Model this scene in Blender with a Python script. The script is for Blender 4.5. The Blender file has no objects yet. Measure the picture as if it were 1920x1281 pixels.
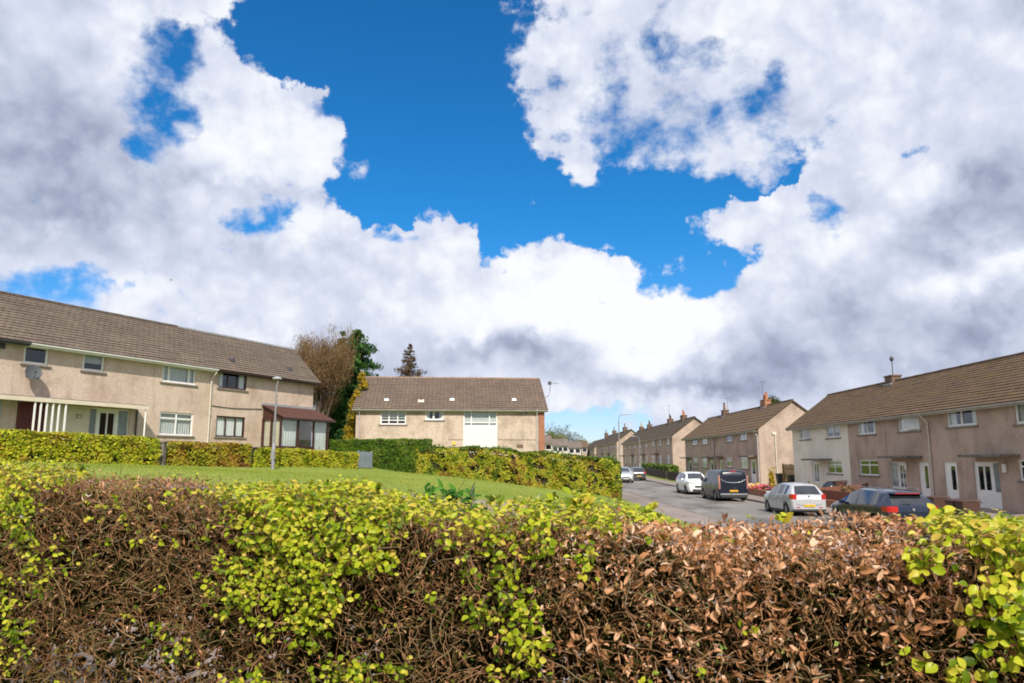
import bpy, bmesh, math, random
import numpy as np
from mathutils import Vector, Matrix, noise as mnoise
random.seed(7)
RNG = np.random.default_rng(7)
scene = bpy.context.scene
COL = scene.collection
R = math.radians

# ------------------------------------------------------------------ camera
FPX, CX, CY = 1404.0, 960.0, 640.5
PITCH = R(9.16)
EYE = 1.6
cam_d = bpy.data.cameras.new("camera")
cam = bpy.data.objects.new("camera", cam_d); COL.objects.link(cam)
cam_d.sensor_width = 36.0; cam_d.lens = 36.0*FPX/1920.0
cam_d.clip_start = 0.05; cam_d.clip_end = 6000
cam.location = (0, 0, EYE); cam.rotation_euler = (R(90)+PITCH, 0, 0)
scene.camera = cam
scene.view_settings.view_transform = 'Standard'
scene.view_settings.look = 'None'
scene.view_settings.exposure = 0.25
scene.view_settings.gamma = 1.0

def ray(px, py):
    a = (px-CX)/FPX; b = -(py-CY)/FPX
    c, s = math.cos(PITCH), math.sin(PITCH)
    return Vector((a, c-b*s, s+b*c))
def atY(px, py, Y):
    d = ray(px, py); t = Y/d.y
    return Vector((d.x*t, Y, EYE+d.z*t))
def azel(px, py):
    d = ray(px, py).normalized()
    return math.atan2(d.x, d.y), math.asin(d.z)
# ------------------------------------------------------------------ world: Nishita sky with a broken cumulus deck
SUN_EL, SUN_AZ = R(42), R(171)        # azimuth clockwise from +Y: the sun stands behind the camera and to its right
def build_world():
    w = bpy.data.worlds.new("World"); scene.world = w; w.use_nodes = True
    nt = w.node_tree; N = nt.nodes; L = nt.links; N.clear()
    def nd(t, **k):
        n = N.new(t)
        for a, v in k.items(): setattr(n, a, v)
        return n
    def put(sock, v):
        if hasattr(v, 'is_output'): L.new(v, sock)
        else: sock.default_value = v
    def M(op, a, b=None, c=None, clamp=False):
        n = nd('ShaderNodeMath', operation=op); n.use_clamp = clamp
        put(n.inputs[0], a)
        if b is not None: put(n.inputs[1], b)
        if c is not None: put(n.inputs[2], c)
        return n.outputs[0]
    def V(op, a, b=None, s=None):
        n = nd('ShaderNodeVectorMath', operation=op)
        put(n.inputs[0], a)
        if b is not None: put(n.inputs[1], b)
        if s is not None: put(n.inputs['Scale'], s)
        return n.outputs['Value'] if op in ('DOT_PRODUCT', 'LENGTH') else n.outputs[0]
    def smooth(x, lo, hi, a=0.0, b=1.0):
        n = nd('ShaderNodeMapRange', interpolation_type='SMOOTHSTEP')
        put(n.inputs['Value'], x); put(n.inputs['From Min'], lo); put(n.inputs['From Max'], hi)
        put(n.inputs['To Min'], a); put(n.inputs['To Max'], b)
        return n.outputs[0]
    def noise(vec, scale, detail, rough=.5, dist=0.0):
        n = nd('ShaderNodeTexNoise'); put(n.inputs['Vector'], vec)
        n.inputs['Scale'].default_value = scale; n.inputs['Detail'].default_value = detail
        n.inputs['Roughness'].default_value = rough; n.inputs['Distortion'].default_value = dist
        return n
    def mix(f, a, b):
        n = nd('ShaderNodeMix', data_type='RGBA'); put(n.inputs[0], f); put(n.inputs[6], a); put(n.inputs[7], b)
        return n.outputs[2]
    geo = nd('ShaderNodeTexCoord')
    D = V('NORMALIZE', geo.outputs['Generated'])
    sep = nd('ShaderNodeSeparateXYZ'); L.new(D, sep.inputs[0])
    az0 = M('ARCTAN2', sep.outputs[0], sep.outputs[1]); el0 = M('ARCSINE', sep.outputs[2])
    # two octaves of domain warp on the heading and height of the cloud edges
    nw = noise(D, 9, 3, .55); nb = noise(D, 34, 4, .6)
    def centred(n, amp): return V('SCALE', V('SUBTRACT', n.outputs['Color'], (.5, .5, .5)), s=amp)
    ws = nd('ShaderNodeSeparateXYZ'); L.new(V('ADD', centred(nw, .085), centred(nb, .05)), ws.inputs[0])
    az = M('ADD', az0, ws.outputs[0]); el = M('ADD', el0, ws.outputs[1])
    cv = nd('ShaderNodeCombineXYZ'); L.new(az, cv.inputs[0]); L.new(el, cv.inputs[1]); cv.inputs[2].default_value = 1.0
    P1 = cv.outputs[0]
    def curve(x, pts, xmin, xmax, ymin, ymax):
        n = nd('ShaderNodeFloatCurve'); c = n.mapping.curves[0]
        pts = sorted(((a-xmin)/(xmax-xmin), (b-ymin)/(ymax-ymin)) for a, b in pts)
        pts = [(0.0, pts[0][1])]+[p for p in pts if 0.001 < p[0] < .999]+[(1.0, pts[-1][1])]
        while len(c.points) < len(pts): c.points.new(.5, .5)
        for p, q in zip(c.points, pts): p.location = q; p.handle_type = 'VECTOR' if False else 'AUTO'
        n.mapping.use_clip = False; n.mapping.update()
        put(n.inputs['Value'], M('DIVIDE', M('SUBTRACT', x, xmin), xmax-xmin, clamp=True))
        return M('MULTIPLY_ADD', n.outputs[0], ymax-ymin, ymin)
    def ofel(pts): return [(azel(x, y)[1], azel(x, y)[0]) for x, y in pts]
    def ofaz(pts): return [azel(x, y) for x, y in pts]
    Lc = ofel([(385, -120), (432, 0), (440, 60), (460, 110), (525, 140), (550, 165), (578, 200), (606, 235), (628, 280), (624, 320), (598, 355), (610, 385), (655, 420), (735, 450), (790, 475)])
    Rc = ofel([(1500, -100), (1500, 290), (1498, 312), (1478, 345), (1400, 362), (1352, 385), (1345, 410), (1350, 435), (1395, 470), (1450, 492), (1480, 520)])
    Bc = ofaz([(500, 350), (620, 430), (680, 452), (740, 472), (800, 474), (815, 445), (850, 436), (882, 448), (896, 476), (930, 489), (975, 492), (984, 474), (1000, 464), (1022, 470), (1045, 458), (1090, 452), (1130, 474), (1160, 484), (1180, 510), (1198, 540), (1250, 547), (1320, 545), (1380, 522), (1430, 494), (1520, 470)])
    Ec = ofel([(1022, -120), (1012, 0), (1004, 60), (998, 120), (1006, 200), (1030, 285), (1045, 400)])
    Tc = ofaz([(960, 290), (1038, 292), (1090, 300), (1150, 282), (1200, 292), (1290, 266), (1330, 302), (1420, 312), (1480, 322), (1560, 330)])
    A0, A1, E0, E1 = -.6, .6, .0, .75
    d1 = M('SUBTRACT', az, curve(el, Lc, E0, E1, A0, A1))
    d2 = M('SUBTRACT', curve(el, Rc, E0, E1, A0, A1), az)
    d3 = M('SUBTRACT', el, curve(az, Bc, A0, A1, E0, 1.0))
    d4 = M('SUBTRACT', curve(az, Tc, A0, A1, E0, 1.0), el)
    smin = lambda a, b: M('SMOOTH_MIN', a, b, .02)
    d5 = M('SUBTRACT', curve(el, Ec, E0, E1, A0, A1), az)
    d = smin(smin(d1, d2), smin(d3, M('SMOOTH_MAX', d4, d5, .02)))
    inv = lambda x: M('MULTIPLY', x, -1.0)
    def blobs(src, lst, acc):
        for (px, py, rx, ry, rot, w_) in lst:
            u0, v0 = azel(px, py); ca, sa = math.cos(R(rot)), math.sin(R(rot))
            ua, va = azel(px+rx*ca, py+rx*sa); ub, vb = azel(px-ry*sa, py+ry*ca)
            m = Matrix(((ua-u0, ub-u0), (va-v0, vb-v0))).inverted()
            r1 = (m[0][0], m[0][1], -(m[0][0]*u0+m[0][1]*v0)); r2 = (m[1][0], m[1][1], -(m[1][0]*u0+m[1][1]*v0))
            a = V('DOT_PRODUCT', src, r1); b = V('DOT_PRODUCT', src, r2)
            rr = M('MULTIPLY_ADD', b, b, M('MULTIPLY', a, a))
            acc = M('MULTIPLY_ADD', M('POWER', .3679, rr), w_, acc)
        return acc
    fb = noise(V('MULTIPLY', D, (1, 1, 1.25)), 15, 6, .60).outputs['Fac']
    wisp_mask = smooth(blobs(P1, [(1230, 150, 240, 170, 0, 1.0), (600, 200, 70, 90, 0, .5), (310, 180, 105, 140, 0, 1.15), (480, 400, 90, 50, 0, .9), (1540, 410, 40, 40, 0, .9), (80, 550, 200, 70, 0, .9), (1420, 220, 150, 90, 0, .7), (760, 450, 90, 30, 0, .5), (680, 330, 40, 40, 0, 1.0)], 0.0), .1, .9)
    base = M('MULTIPLY', d, M('MULTIPLY_ADD', wisp_mask, 11.0, -25.0))
    base = M('MAXIMUM', M('MINIMUM', base, M('MULTIPLY_ADD', wisp_mask, -.62, 1.20)), -2.2)
    cover = blobs(P1, [
        # openings in the deck
        (345, 98, 52, 54, 0, -1.45), (356, 195, 42, 60, 0, -1.5), (292, 205, 66, 36, 0, -1.35), (240, 287, 42, 24, 20, -.95), (482, 401, 70, 22, 3, -1.35),
        (60, 535, 120, 30, 8, -1.15), (270, 520, 80, 18, 5, -1.0), (70, 590, 170, 30, 15, -1.0), (420, 590, 160, 26, 0, -.7), (430,545,120,14,0,-.5), (1235, 75, 34, 60, 20, -1.3), (1165, 165, 22, 34, 10, -.8),
        (1440, 170, 70, 28, -25, -1.0), (1470, 255, 40, 35, 0, -.9), (1330, 215, 30, 22, 0, -.8), (1670, 292, 80, 18, -15, -1.3), (1690, 215, 90, 14, -25, -.5), (1550, 408, 22, 14, 0, -1.1), (1085, 790, 120, 50, 8, -2.2), (1010, 850, 500, 30, 0, -1.2), (1500, 340, 30, 40, 20, -.9),
        # heads of the cumulus line
        (850, 466, 44, 34, 0, 1.6), (1085, 488, 80, 36, 0, 1.6), (1165, 512, 40, 26, 0, 1.0), (925, 478, 34, 16, 0, -1.1), (1012, 474, 34, 16, 0, .8), (455, 250, 120, 90, 0, .9), (1400, 420, 60, 34, 0, 1.0),
        # loose puffs in the clear
        (585, 152, 40, 17, -25, 2.1), (615, 225, 26, 26, -30, 1.5), (680, 330, 17, 24, -25, 1.9), (1088, 322, 28, 17, 0, 1.8), (1000, 380, 10, 5, 20, .5), (730, 432, 50, 9, 8, 1.2)], base)
    amp = M('MULTIPLY_ADD', wisp_mask, 3.5, 4.2)
    def billow(vec):
        n = nd('ShaderNodeTexVoronoi', feature='F1'); put(n.inputs['Vector'], vec); n.inputs['Scale'].default_value = 17; n.inputs['Detail'].default_value = 1.0
        n.inputs['Roughness'].default_value = .5; n.inputs['Lacunarity'].default_value = 2.4
        return n.outputs['Distance']
    DW = V('ADD', D, centred(nb, .05)); bl = billow(DW)
    firm = M('SUBTRACT', 1.0, wisp_mask)
    dens = M('MULTIPLY_ADD', M('SUBTRACT', fb, .5), amp, cover)
    dens = M('MULTIPLY_ADD', M('MULTIPLY', M('SUBTRACT', .86, bl), firm), 1.25, dens)
    soft = M('MULTIPLY_ADD', wisp_mask, .85, .36)
    alpha = smooth(dens, M('MULTIPLY', soft, -1.0), soft)
    # light and shade inside the clouds: thick parts and undersides greyer, edges towards the sun whiter
    def relief(off, scale, detail, rough):
        a = noise(D, scale, detail, rough).outputs['Fac']
        b = noise(V('ADD', D, off), scale, detail, rough).outputs['Fac']
        return M('SUBTRACT', a, b)
    tone = blobs(P1, [
        (40, 350, 230, 90, 10, -.36), (110, 230, 200, 110, 0, -.10), (0, 130, 110, 200, 0, -.14), (270, 60, 120, 75, 0, .18), (470, 260, 130, 105, 0, .36), (60, 490, 130, 60, 0, .10),
        (450, 345, 160, 22, 8, -.20), (560, 440, 60, 40, 20, .16), (440, 470, 150, 30, 0, -.08), (850, 480, 60, 45, 0, .24), (1080, 520, 130, 75, 0, .48), (960, 560, 150, 70, 0, .22), (1240, 640, 130, 80, 0, .34), (1330, 590, 110, 50, 0, .28),
        (1010, 660, 130, 26, -4, -.34), (1100, 605, 50, 26, -30, -.14), (1290, 722, 220, 18, 3, -.38), (880, 660, 90, 25, 0, -.25), (1130, 770, 260, 22, 0, .10), (860, 740, 240, 30, 0, .10), (900, 590, 160, 50, 0, .12), (1200, 560, 100, 50, 0, .2),
        (1480, 640, 170, 75, -10, -.30), (1620, 560, 120, 60, 0, -.14), (1820, 610, 220, 60, -12, -.40), (1800, 400, 140, 60, -28, -.42), (1900, 330, 80, 80, 0, -.26), (1700, 620, 60, 40, 0, .18), (1430, 690, 200, 30, 0, -.20),
        (1575, 450, 60, 35, 0, .32), (1400, 420, 60, 35, 0, .12), (1790, 520, 120, 30, -15, .22), (1880, 480, 60, 25, 0, .22), (1700, 360, 120, 50, 0, .15), (1640, 130, 120, 55, -20, .12), (1860, 60, 160, 90, 0, -.06), (1500, 60, 90, 120, 20, -.02),
        (1900, 700, 200, 40, -20, -.18)], .712)
    r1 = relief((.010, -.006, .022), 11, 4, .5); r2 = relief((.003, -.002, .007), 38, 2, .5); r3 = M('SUBTRACT', .55, bl)
    tone = M('MULTIPLY_ADD', r3, .30, tone); tone = M('MULTIPLY_ADD', r1, .75, tone); tone = M('MULTIPLY_ADD', relief((.030, -.015, .05), 4.5, 3, .5), .5, tone); tone = M('MULTIPLY_ADD', r2, .16, tone)
    tone = M('MULTIPLY_ADD', M('SUBTRACT', noise(D, 5.5, 3, .45).outputs['Fac'], .5), .34, tone)
    ramp = nd('ShaderNodeValToRGB'); L.new(tone, ramp.inputs[0]); cr = ramp.color_ramp
    def lin(c): return tuple(((x/255+.055)/1.055)**2.4 if x > 10 else x/255/12.92 for x in c)+(1,)
    cr.elements[0].position = 0.0; cr.elements[0].color = lin((136, 147, 170))
    cr.elements[1].position = 1.0; cr.elements[1].color = lin((250, 251, 253))
    for p, c in ((.22, (163, 173, 197)), (.45, (195, 203, 224)), (.65, (216, 222, 240)), (.85, (240, 243, 251))):
        e = cr.elements.new(p); e.color = lin(c)
    sky = nd('ShaderNodeTexSky'); sky.sky_type = 'NISHITA'; sky.sun_disc = False
    sky.sun_elevation = SUN_EL; sky.sun_rotation = SUN_AZ; sky.air_density = 1.0; sky.dust_density = .15; sky.ozone_density = 3.0
    bg1 = nd('ShaderNodeBackground'); bg1.inputs[1].default_value = SKY_STR
    hs = nd('ShaderNodeHueSaturation'); hs.inputs['Saturation'].default_value = SKY_SAT; hs.inputs['Value'].default_value = 1.0
    L.new(sky.outputs[0], hs.inputs['Color']); tint = nd('ShaderNodeMix', data_type='RGBA', blend_type='MULTIPLY'); tint.inputs[0].default_value = 1.0
    L.new(hs.outputs[0], tint.inputs[6]); L.new(mix(smooth(el0, .02, .34), (.66, .74, 1.0, 1), SKY_TINT), tint.inputs[7]); L.new(tint.outputs[2], bg1.inputs[0])
    bg2 = nd('ShaderNodeBackground'); bg2.inputs[1].default_value = CLOUD_STR; L.new(ramp.outputs[0], bg2.inputs[0])
    # the deck thins out below the horizon, which only the ground ever hides
    mx = nd('ShaderNodeMixShader'); L.new(alpha, mx.inputs[0]); L.new(bg1.outputs[0], mx.inputs[1]); L.new(bg2.outputs[0], mx.inputs[2])
    out = nd('ShaderNodeOutputWorld'); L.new(mx.outputs[0], out.inputs[0])
    w.cycles.sampling_method = 'MANUAL'; w.cycles.sample_map_resolution = 1024
SKY_STR, SKY_SAT, CLOUD_STR, SKY_TINT = .112, 1.22, .87, (.24, .86, 1.10, 1)
build_world()
scene.cycles.max_bounces = 6; scene.cycles.diffuse_bounces = 3; scene.cycles.glossy_bounces = 3; scene.cycles.transmission_bounces = 3; scene.cycles.transparent_max_bounces = 10
scene.cycles.use_adaptive_sampling = True; scene.cycles.adaptive_threshold = .012; scene.cycles.sample_clamp_indirect = 6; scene.cycles.filter_width = 1.85
sun_d = bpy.data.lights.new("sun", 'SUN'); sun_d.energy = 5.0; sun_d.angle = R(.6); sun_d.color = (1.0, .92, .80)
sun = bpy.data.objects.new("sun", sun_d); COL.objects.link(sun)
sdir = Vector((math.sin(SUN_AZ)*math.cos(SUN_EL), math.cos(SUN_AZ)*math.cos(SUN_EL), math.sin(SUN_EL)))
sun.rotation_euler = sdir.to_track_quat('Z', 'Y').to_euler()
# ------------------------------------------------------------------ tagging and mesh helpers
def tag(o, label=None, cat=None, group=None, kind=None):
    if label: o['label'] = label
    if cat: o['category'] = cat
    if group: o['group'] = group
    if kind: o['kind'] = kind
    return o
def empty(name, loc=(0, 0, 0), rz=0.0, label=None, cat=None, group=None):
    o = bpy.data.objects.new(name, None); COL.objects.link(o)
    o.location = loc; o.rotation_euler = (0, 0, rz); o.empty_display_size = .2
    return tag(o, label, cat, group)
def copy_tree(o, parent=None):
    c = o.copy(); COL.objects.link(c); c.parent = parent
    for ch in list(o.children): copy_tree(ch, c)
    return c
class MB:
    """collects boxes, prisms, tubes; build() links them as one mesh object"""
    def __init__(s): s.v = []; s.f = []; s.uv = []; s.sm = []
    def add(s, vs, fs, uvs=None, smooth=False):
        b = len(s.v); s.v.extend([tuple(v) for v in vs])
        for i, f in enumerate(fs):
            s.f.append([b+k for k in f]); s.sm.append(smooth)
            s.uv.append(uvs[i] if uvs else None)
        return s
    def box(s, x0, x1, y0, y1, z0, z1, skip=''):
        vs = [(x0, y0, z0), (x1, y0, z0), (x1, y1, z0), (x0, y1, z0), (x0, y0, z1), (x1, y0, z1), (x1, y1, z1), (x0, y1, z1)]
        fs = {'b': (0, 3, 2, 1), 't': (4, 5, 6, 7), 'f': (0, 1, 5, 4), 'r': (1, 2, 6, 5), 'k': (2, 3, 7, 6), 'l': (3, 0, 4, 7)}
        return s.add(vs, [f for k, f in fs.items() if k not in skip])
    def quad(s, a, b, c, d, uv=None): return s.add([a, b, c, d], [(0, 1, 2, 3)], [uv] if uv else None)
    def tube(s, pts, rads, n=8, cap=True, smooth=True):
        pts = [Vector(p) for p in pts]
        if not hasattr(rads, '__len__'): rads = [rads]*len(pts)
        vs = []; up = Vector((0, 0, 1))
        for i, p in enumerate(pts):
            t = (pts[min(i+1, len(pts)-1)]-pts[max(i-1, 0)]).normalized()
            a = t.cross(up) if abs(t.dot(up)) < .97 else t.cross(Vector((1, 0, 0)))
            a.normalize(); b = t.cross(a)
            for k in range(n):
                th = 2*math.pi*k/n
                vs.append(p+(a*math.cos(th)+b*math.sin(th))*rads[i])
        fs = []
        for i in range(len(pts)-1):
            for k in range(n):
                k2 = (k+1) % n
                fs.append((i*n+k, i*n+k2, (i+1)*n+k2, (i+1)*n+k))
        s.add(vs, fs, smooth=smooth)
        if cap:
            b = len(pts)-1
            s.add([vs[k] for k in range(n)], [tuple(range(n))[::-1]])
            s.add([vs[b*n+k] for k in range(n)], [tuple(range(n))])
        return s
    def build(s, name, mat, parent=None, loc=None, bevel=0.0):
        me = bpy.data.meshes.new(name)
        me.from_pydata(s.v, [], s.f); me.validate()
        if any(s.uv) and len(me.polygons) == len(s.uv):
            l = me.uv_layers.new(name='UVMap')
            for p, uv in zip(me.polygons, s.uv):
                if uv:
                    for li, c in zip(p.loop_indices, uv): l.data[li].uv = c
        if any(s.sm) and len(me.polygons) == len(s.sm):
            me.polygons.foreach_set('use_smooth', s.sm)
        me.materials.append(mat)
        if bevel:
            bm = bmesh.new(); bm.from_mesh(me)
            bmesh.ops.bevel(bm, geom=list(bm.edges), offset=bevel, segments=1, affect='EDGES', clamp_overlap=True)
            bm.to_mesh(me); bm.free()
        o = bpy.data.objects.new(name, me); COL.objects.link(o)
        if parent is not None: o.parent = parent
        if loc: o.location = loc
        return o
def mesh_np(name, V_, F_, mat, parent=None, attrs=None, smooth=False, nside=4):
    me = bpy.data.meshes.new(name)
    V_ = np.asarray(V_, dtype=np.float32); F_ = np.asarray(F_, dtype=np.int32)
    me.vertices.add(len(V_)); me.vertices.foreach_set('co', V_.ravel())
    me.loops.add(F_.size); me.loops.foreach_set('vertex_index', F_.ravel())
    me.polygons.add(len(F_)); me.polygons.foreach_set('loop_start', np.arange(0, F_.size, F_.shape[1], dtype=np.int32))
    if smooth: me.polygons.foreach_set('use_smooth', np.ones(len(F_), dtype=bool))
    for k, a in (attrs or {}).items():
        at = me.attributes.new(k, 'FLOAT', 'FACE'); at.data.foreach_set('value', np.asarray(a, dtype=np.float32))
    me.update(calc_edges=True); me.materials.append(mat)
    o = bpy.data.objects.new(name, me); COL.objects.link(o)
    if parent is not None: o.parent = parent
    return o

# ------------------------------------------------------------------ materials
class NT:
    def __init__(s, name):
        s.m = bpy.data.materials.new(name); s.m.use_nodes = True
        s.t = s.m.node_tree; s.N = s.t.nodes; s.L = s.t.links
        s.b = s.N['Principled BSDF']
    def put(s, sock, v):
        if hasattr(v, 'is_output'): s.L.new(v, sock)
        else: sock.default_value = v
    def nd(s, t, **k):
        n = s.N.new(t)
        for a, v in k.items(): setattr(n, a, v)
        return n
    def obj(s): return s.nd('ShaderNodeTexCoord').outputs['Object']
    def uv(s): return s.nd('ShaderNodeTexCoord').outputs['UV']
    def pos(s): return s.nd('ShaderNodeNewGeometry').outputs['Position']
    def attr(s, n): return s.nd('ShaderNodeAttribute', attribute_name=n).outputs['Fac']
    def scale(s, v, k):
        n = s.nd('ShaderNodeVectorMath', operation='MULTIPLY'); s.put(n.inputs[0], v); n.inputs[1].default_value = k if hasattr(k, '__len__') else (k, k, k)
        return n.outputs[0]
    def noise(s, v, sc, det=3, ro=.5, dist=0):
        n = s.nd('ShaderNodeTexNoise'); s.put(n.inputs['Vector'], v); n.inputs['Scale'].default_value = sc
        n.inputs['Detail'].default_value = det; n.inputs['Roughness'].default_value = ro; n.inputs['Distortion'].default_value = dist
        return n.outputs['Fac']
    def ramp(s, x, els, interp='LINEAR'):
        n = s.nd('ShaderNodeValToRGB'); s.put(n.inputs[0], x); cr = n.color_ramp; cr.interpolation = interp
        cr.elements[0].position = els[0][0]; cr.elements[0].color = tuple(els[0][1])+(1,)
        cr.elements[1].position = els[-1][0]; cr.elements[1].color = tuple(els[-1][1])+(1,)
        for p, c in els[1:-1]: cr.elements.new(p).color = tuple(c)+(1,)
        return n.outputs[0]
    def mix(s, f, a, b, blend='MIX'):
        n = s.nd('ShaderNodeMix', data_type='RGBA', blend_type=blend); s.put(n.inputs[0], f)
        s.put(n.inputs[6], a if hasattr(a, 'is_output') else tuple(a)+(1,)); s.put(n.inputs[7], b if hasattr(b, 'is_output') else tuple(b)+(1,))
        return n.outputs[2]
    def math(s, op, a, b=0.0, c=0.0, clamp=False):
        n = s.nd('ShaderNodeMath', operation=op); n.use_clamp = clamp
        s.put(n.inputs[0], a); s.put(n.inputs[1], b); s.put(n.inputs[2], c)
        return n.outputs[0]
    def bump(s, h, dist=.01, strength=.5):
        n = s.nd('ShaderNodeBump'); n.inputs['Distance'].default_value = dist; n.inputs['Strength'].default_value = strength
        s.put(n.inputs['Height'], h); s.L.new(n.outputs[0], s.b.inputs['Normal']); return n
    def col(s, c): s.put(s.b.inputs['Base Color'], c if hasattr(c, 'is_output') else tuple(c)+(1,)); return s
    def rough(s, r): s.put(s.b.inputs['Roughness'], r); return s
    def set(s, **k):
        for a, v in k.items(): s.put(s.b.inputs[a.replace('_', ' ')], v)
        return s
def plain(name, c, rough=.6, var=.10, sc=3.0, **k):
    n = NT(name); x = n.noise(n.obj(), sc, 4, .6)
    a = tuple(max(0, v*(1-var)) for v in c); b = tuple(min(1, v*(1+var)) for v in c)
    n.col(n.ramp(x, [(.3, a), (.7, b)])).rough(rough).set(**k); return n.m
def m_render(name, c1, c2, stain, grain=60, patch=.6, sc=.9):
    """roughcast / harling: fine grain of mixed chips, broad weather patches, thin streaks down the wall"""
    n = NT(name); o = n.pos()
    g = n.noise(o, grain, 3, .7); p = n.noise(o, sc, 5, .6); st = n.noise(n.scale(o, (2.2, 2.2, .28)), 1.3, 4, .6)
    base = n.mix(n.ramp(g, [(.35, (0, 0, 0)), (.65, (1, 1, 1))]), c1, c2)
    med = n.noise(o, grain*.22, 4, .7)
    base = n.mix(n.ramp(med, [(.38, (0, 0, 0)), (.62, (patch*.5,)*3)]), base, stain)
    base = n.mix(n.ramp(p, [(.45, (0, 0, 0)), (.75, (patch,)*3)]), base, stain)
    base = n.mix(n.ramp(st, [(.55, (0, 0, 0)), (.80, (patch*.8,)*3)]), base, stain)
    n.col(base).rough(.95).set(Specular_IOR_Level=.15); n.bump(g, .012, .55); return n.m
def m_roof(name, c1, c2, mortar, moss=None, moss_amt=.3, bw=.33, bh=.30, off=.5, dark=(.065, .052, .044)):
    n = NT(name); u = n.uv()
    br = n.nd('ShaderNodeTexBrick'); n.put(br.inputs['Vector'], u); br.offset = off; br.inputs['Scale'].default_value = 1.0
    br.inputs['Brick Width'].default_value = bw; br.inputs['Row Height'].default_value = bh
    br.inputs['Mortar Size'].default_value = .026; br.inputs['Mortar Smooth'].default_value = .6; br.inputs['Bias'].default_value = 0
    br.inputs['Color1'].default_value = tuple(c1)+(1,); br.inputs['Color2'].default_value = tuple(c2)+(1,); br.inputs['Mortar'].default_value = tuple(mortar)+(1,)
    big = n.noise(n.pos(), .55, 5, .65); fine = n.noise(n.pos(), 9, 4, .7)
    c = n.mix(n.ramp(big, [(.35, (0, 0, 0)), (.7, (.62,)*3)]), br.outputs[0], dark)
    c = n.mix(n.ramp(fine, [(.4, (0, 0, 0)), (.75, (.5,)*3)]), c, tuple(min(1, v*1.55) for v in c1))
    if moss: 
        mo = n.math('MULTIPLY', n.noise(n.pos(), 1.3, 6, .7), n.noise(n.pos(), 5, 5, .75))
        c = n.mix(n.ramp(mo, [(.22, (0, 0, 0)), (.36, (moss_amt,)*3)]), c, moss)
    n.col(c).rough(.92).set(Specular_IOR_Level=.2)
    h = n.math('ADD', n.math('MULTIPLY', br.outputs['Fac'], -1.0), fine)
    n.bump(h, .015, .6); return n.m
def m_glass(name='window_glass'):
    n = NT(name); n.N.remove(n.b)
    tr = n.nd('ShaderNodeBsdfTransparent'); tr.inputs[0].default_value = (.80, .84, .84, 1)
    gl = n.nd('ShaderNodeBsdfGlossy'); gl.inputs['Roughness'].default_value = .03; gl.inputs[0].default_value = (.9, .93, .96, 1)
    fr = n.nd('ShaderNodeLayerWeight'); fr.inputs[0].default_value = .5
    mx = n.nd('ShaderNodeMixShader'); n.L.new(n.math('MULTIPLY_ADD', n.math('POWER', fr.outputs['Facing'], 3.8), .85, .075), mx.inputs[0]); n.L.new(tr.outputs[0], mx.inputs[1]); n.L.new(gl.outputs[0], mx.inputs[2])
    n.L.new(mx.outputs[0], n.N['Material Output'].inputs[0]); return n.m
def m_leaf(name, cols, patch_sc=.8, gloss=.45, trans=.35, hue_patch=.6, back=None, pos_warp=0, attrbias=.0):
    """leaf: colour from per-leaf random value and broad noise patches; light passes through"""
    n = NT(name)
    r = n.attr('rnd'); p = n.noise(n.pos(), patch_sc, 3, .6)
    x = n.math('ADD', n.math('MULTIPLY', n.math('SUBTRACT', p, .5), hue_patch*2.4), n.math('MULTIPLY_ADD', r, 1-hue_patch*.45, hue_patch*.22), clamp=True)
    k = len(cols)
    c = n.ramp(x, [(i/(k-1), cc) for i, cc in enumerate(cols)])
    n.N.remove(n.b)
    d = n.nd('ShaderNodeBsdfDiffuse'); t = n.nd('ShaderNodeBsdfTranslucent'); g = n.nd('ShaderNodeBsdfGlossy')
    g.inputs['Roughness'].default_value = gloss; g.inputs[0].default_value = (1, 1, 1, 1)
    n.L.new(c, d.inputs[0]); n.L.new(n.mix(1.0, c, (1.25, 1.15, .45), 'MULTIPLY'), t.inputs[0])
    a = n.nd('ShaderNodeMixShader'); a.inputs[0].default_value = trans; n.L.new(d.outputs[0], a.inputs[1]); n.L.new(t.outputs[0], a.inputs[2])
    b = n.nd('ShaderNodeMixShader'); fr = n.nd('ShaderNodeFresnel'); fr.inputs[0].default_value = 1.28
    n.L.new(n.math('MULTIPLY', fr.outputs[0], .55 if gloss < .6 else .0), b.inputs[0]); n.L.new(a.outputs[0], b.inputs[1]); n.L.new(g.outputs[0], b.inputs[2])
    n.L.new(b.outputs[0], n.N['Material Output'].inputs[0]); return n.m
def m_paint(name, c, rough=.25, coat=.6, metallic=0.0):
    n = NT(name); x = n.noise(n.obj(), 2.2, 4, .6)
    n.col(n.ramp(x, [(.3, tuple(v*.93 for v in c)), (.7, tuple(min(1, v*1.04) for v in c))])).rough(n.math('MULTIPLY_ADD', x, .12, rough-.05))
    n.set(Metallic=metallic, Coat_Weight=coat, Coat_Roughness=.06); return n.m
MAT = {}
MAT['white'] = plain('white_upvc', (.74, .74, .72), .4, .05)
MAT['cream'] = plain('cream_paint', (.62, .55, .43), .6, .08)
MAT['offwhite'] = plain('offwhite_boards', (.66, .66, .63), .6, .05)
MAT['brownframe'] = plain('brown_window_frame', (.050, .016, .012), .45, .15)
MAT['fasciabrown'] = plain('brown_fascia', (.045, .022, .018), .5, .2)
MAT['glass'] = m_glass(); MAT['glass_pale'] = plain('pale_side_light_glass', (.20, .235, .25), .18, .25, 3, Specular_IOR_Level=.8); MAT['glass_bright'] = plain('tilted_pane_painted_reflection', (.50, .53, .57), .08, .03, Specular_IOR_Level=.9)  # tilted pane: cloud reflection put into its pale base colour
MAT['sill'] = plain('stone_sill', (.20, .17, .145), .9, .25, 6)
MAT['concrete'] = plain('weathered_concrete', (.16, .14, .12), .95, .4, 4)
MAT['dark'] = plain('dark_room', (.018, .018, .02), .9, .1)
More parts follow.
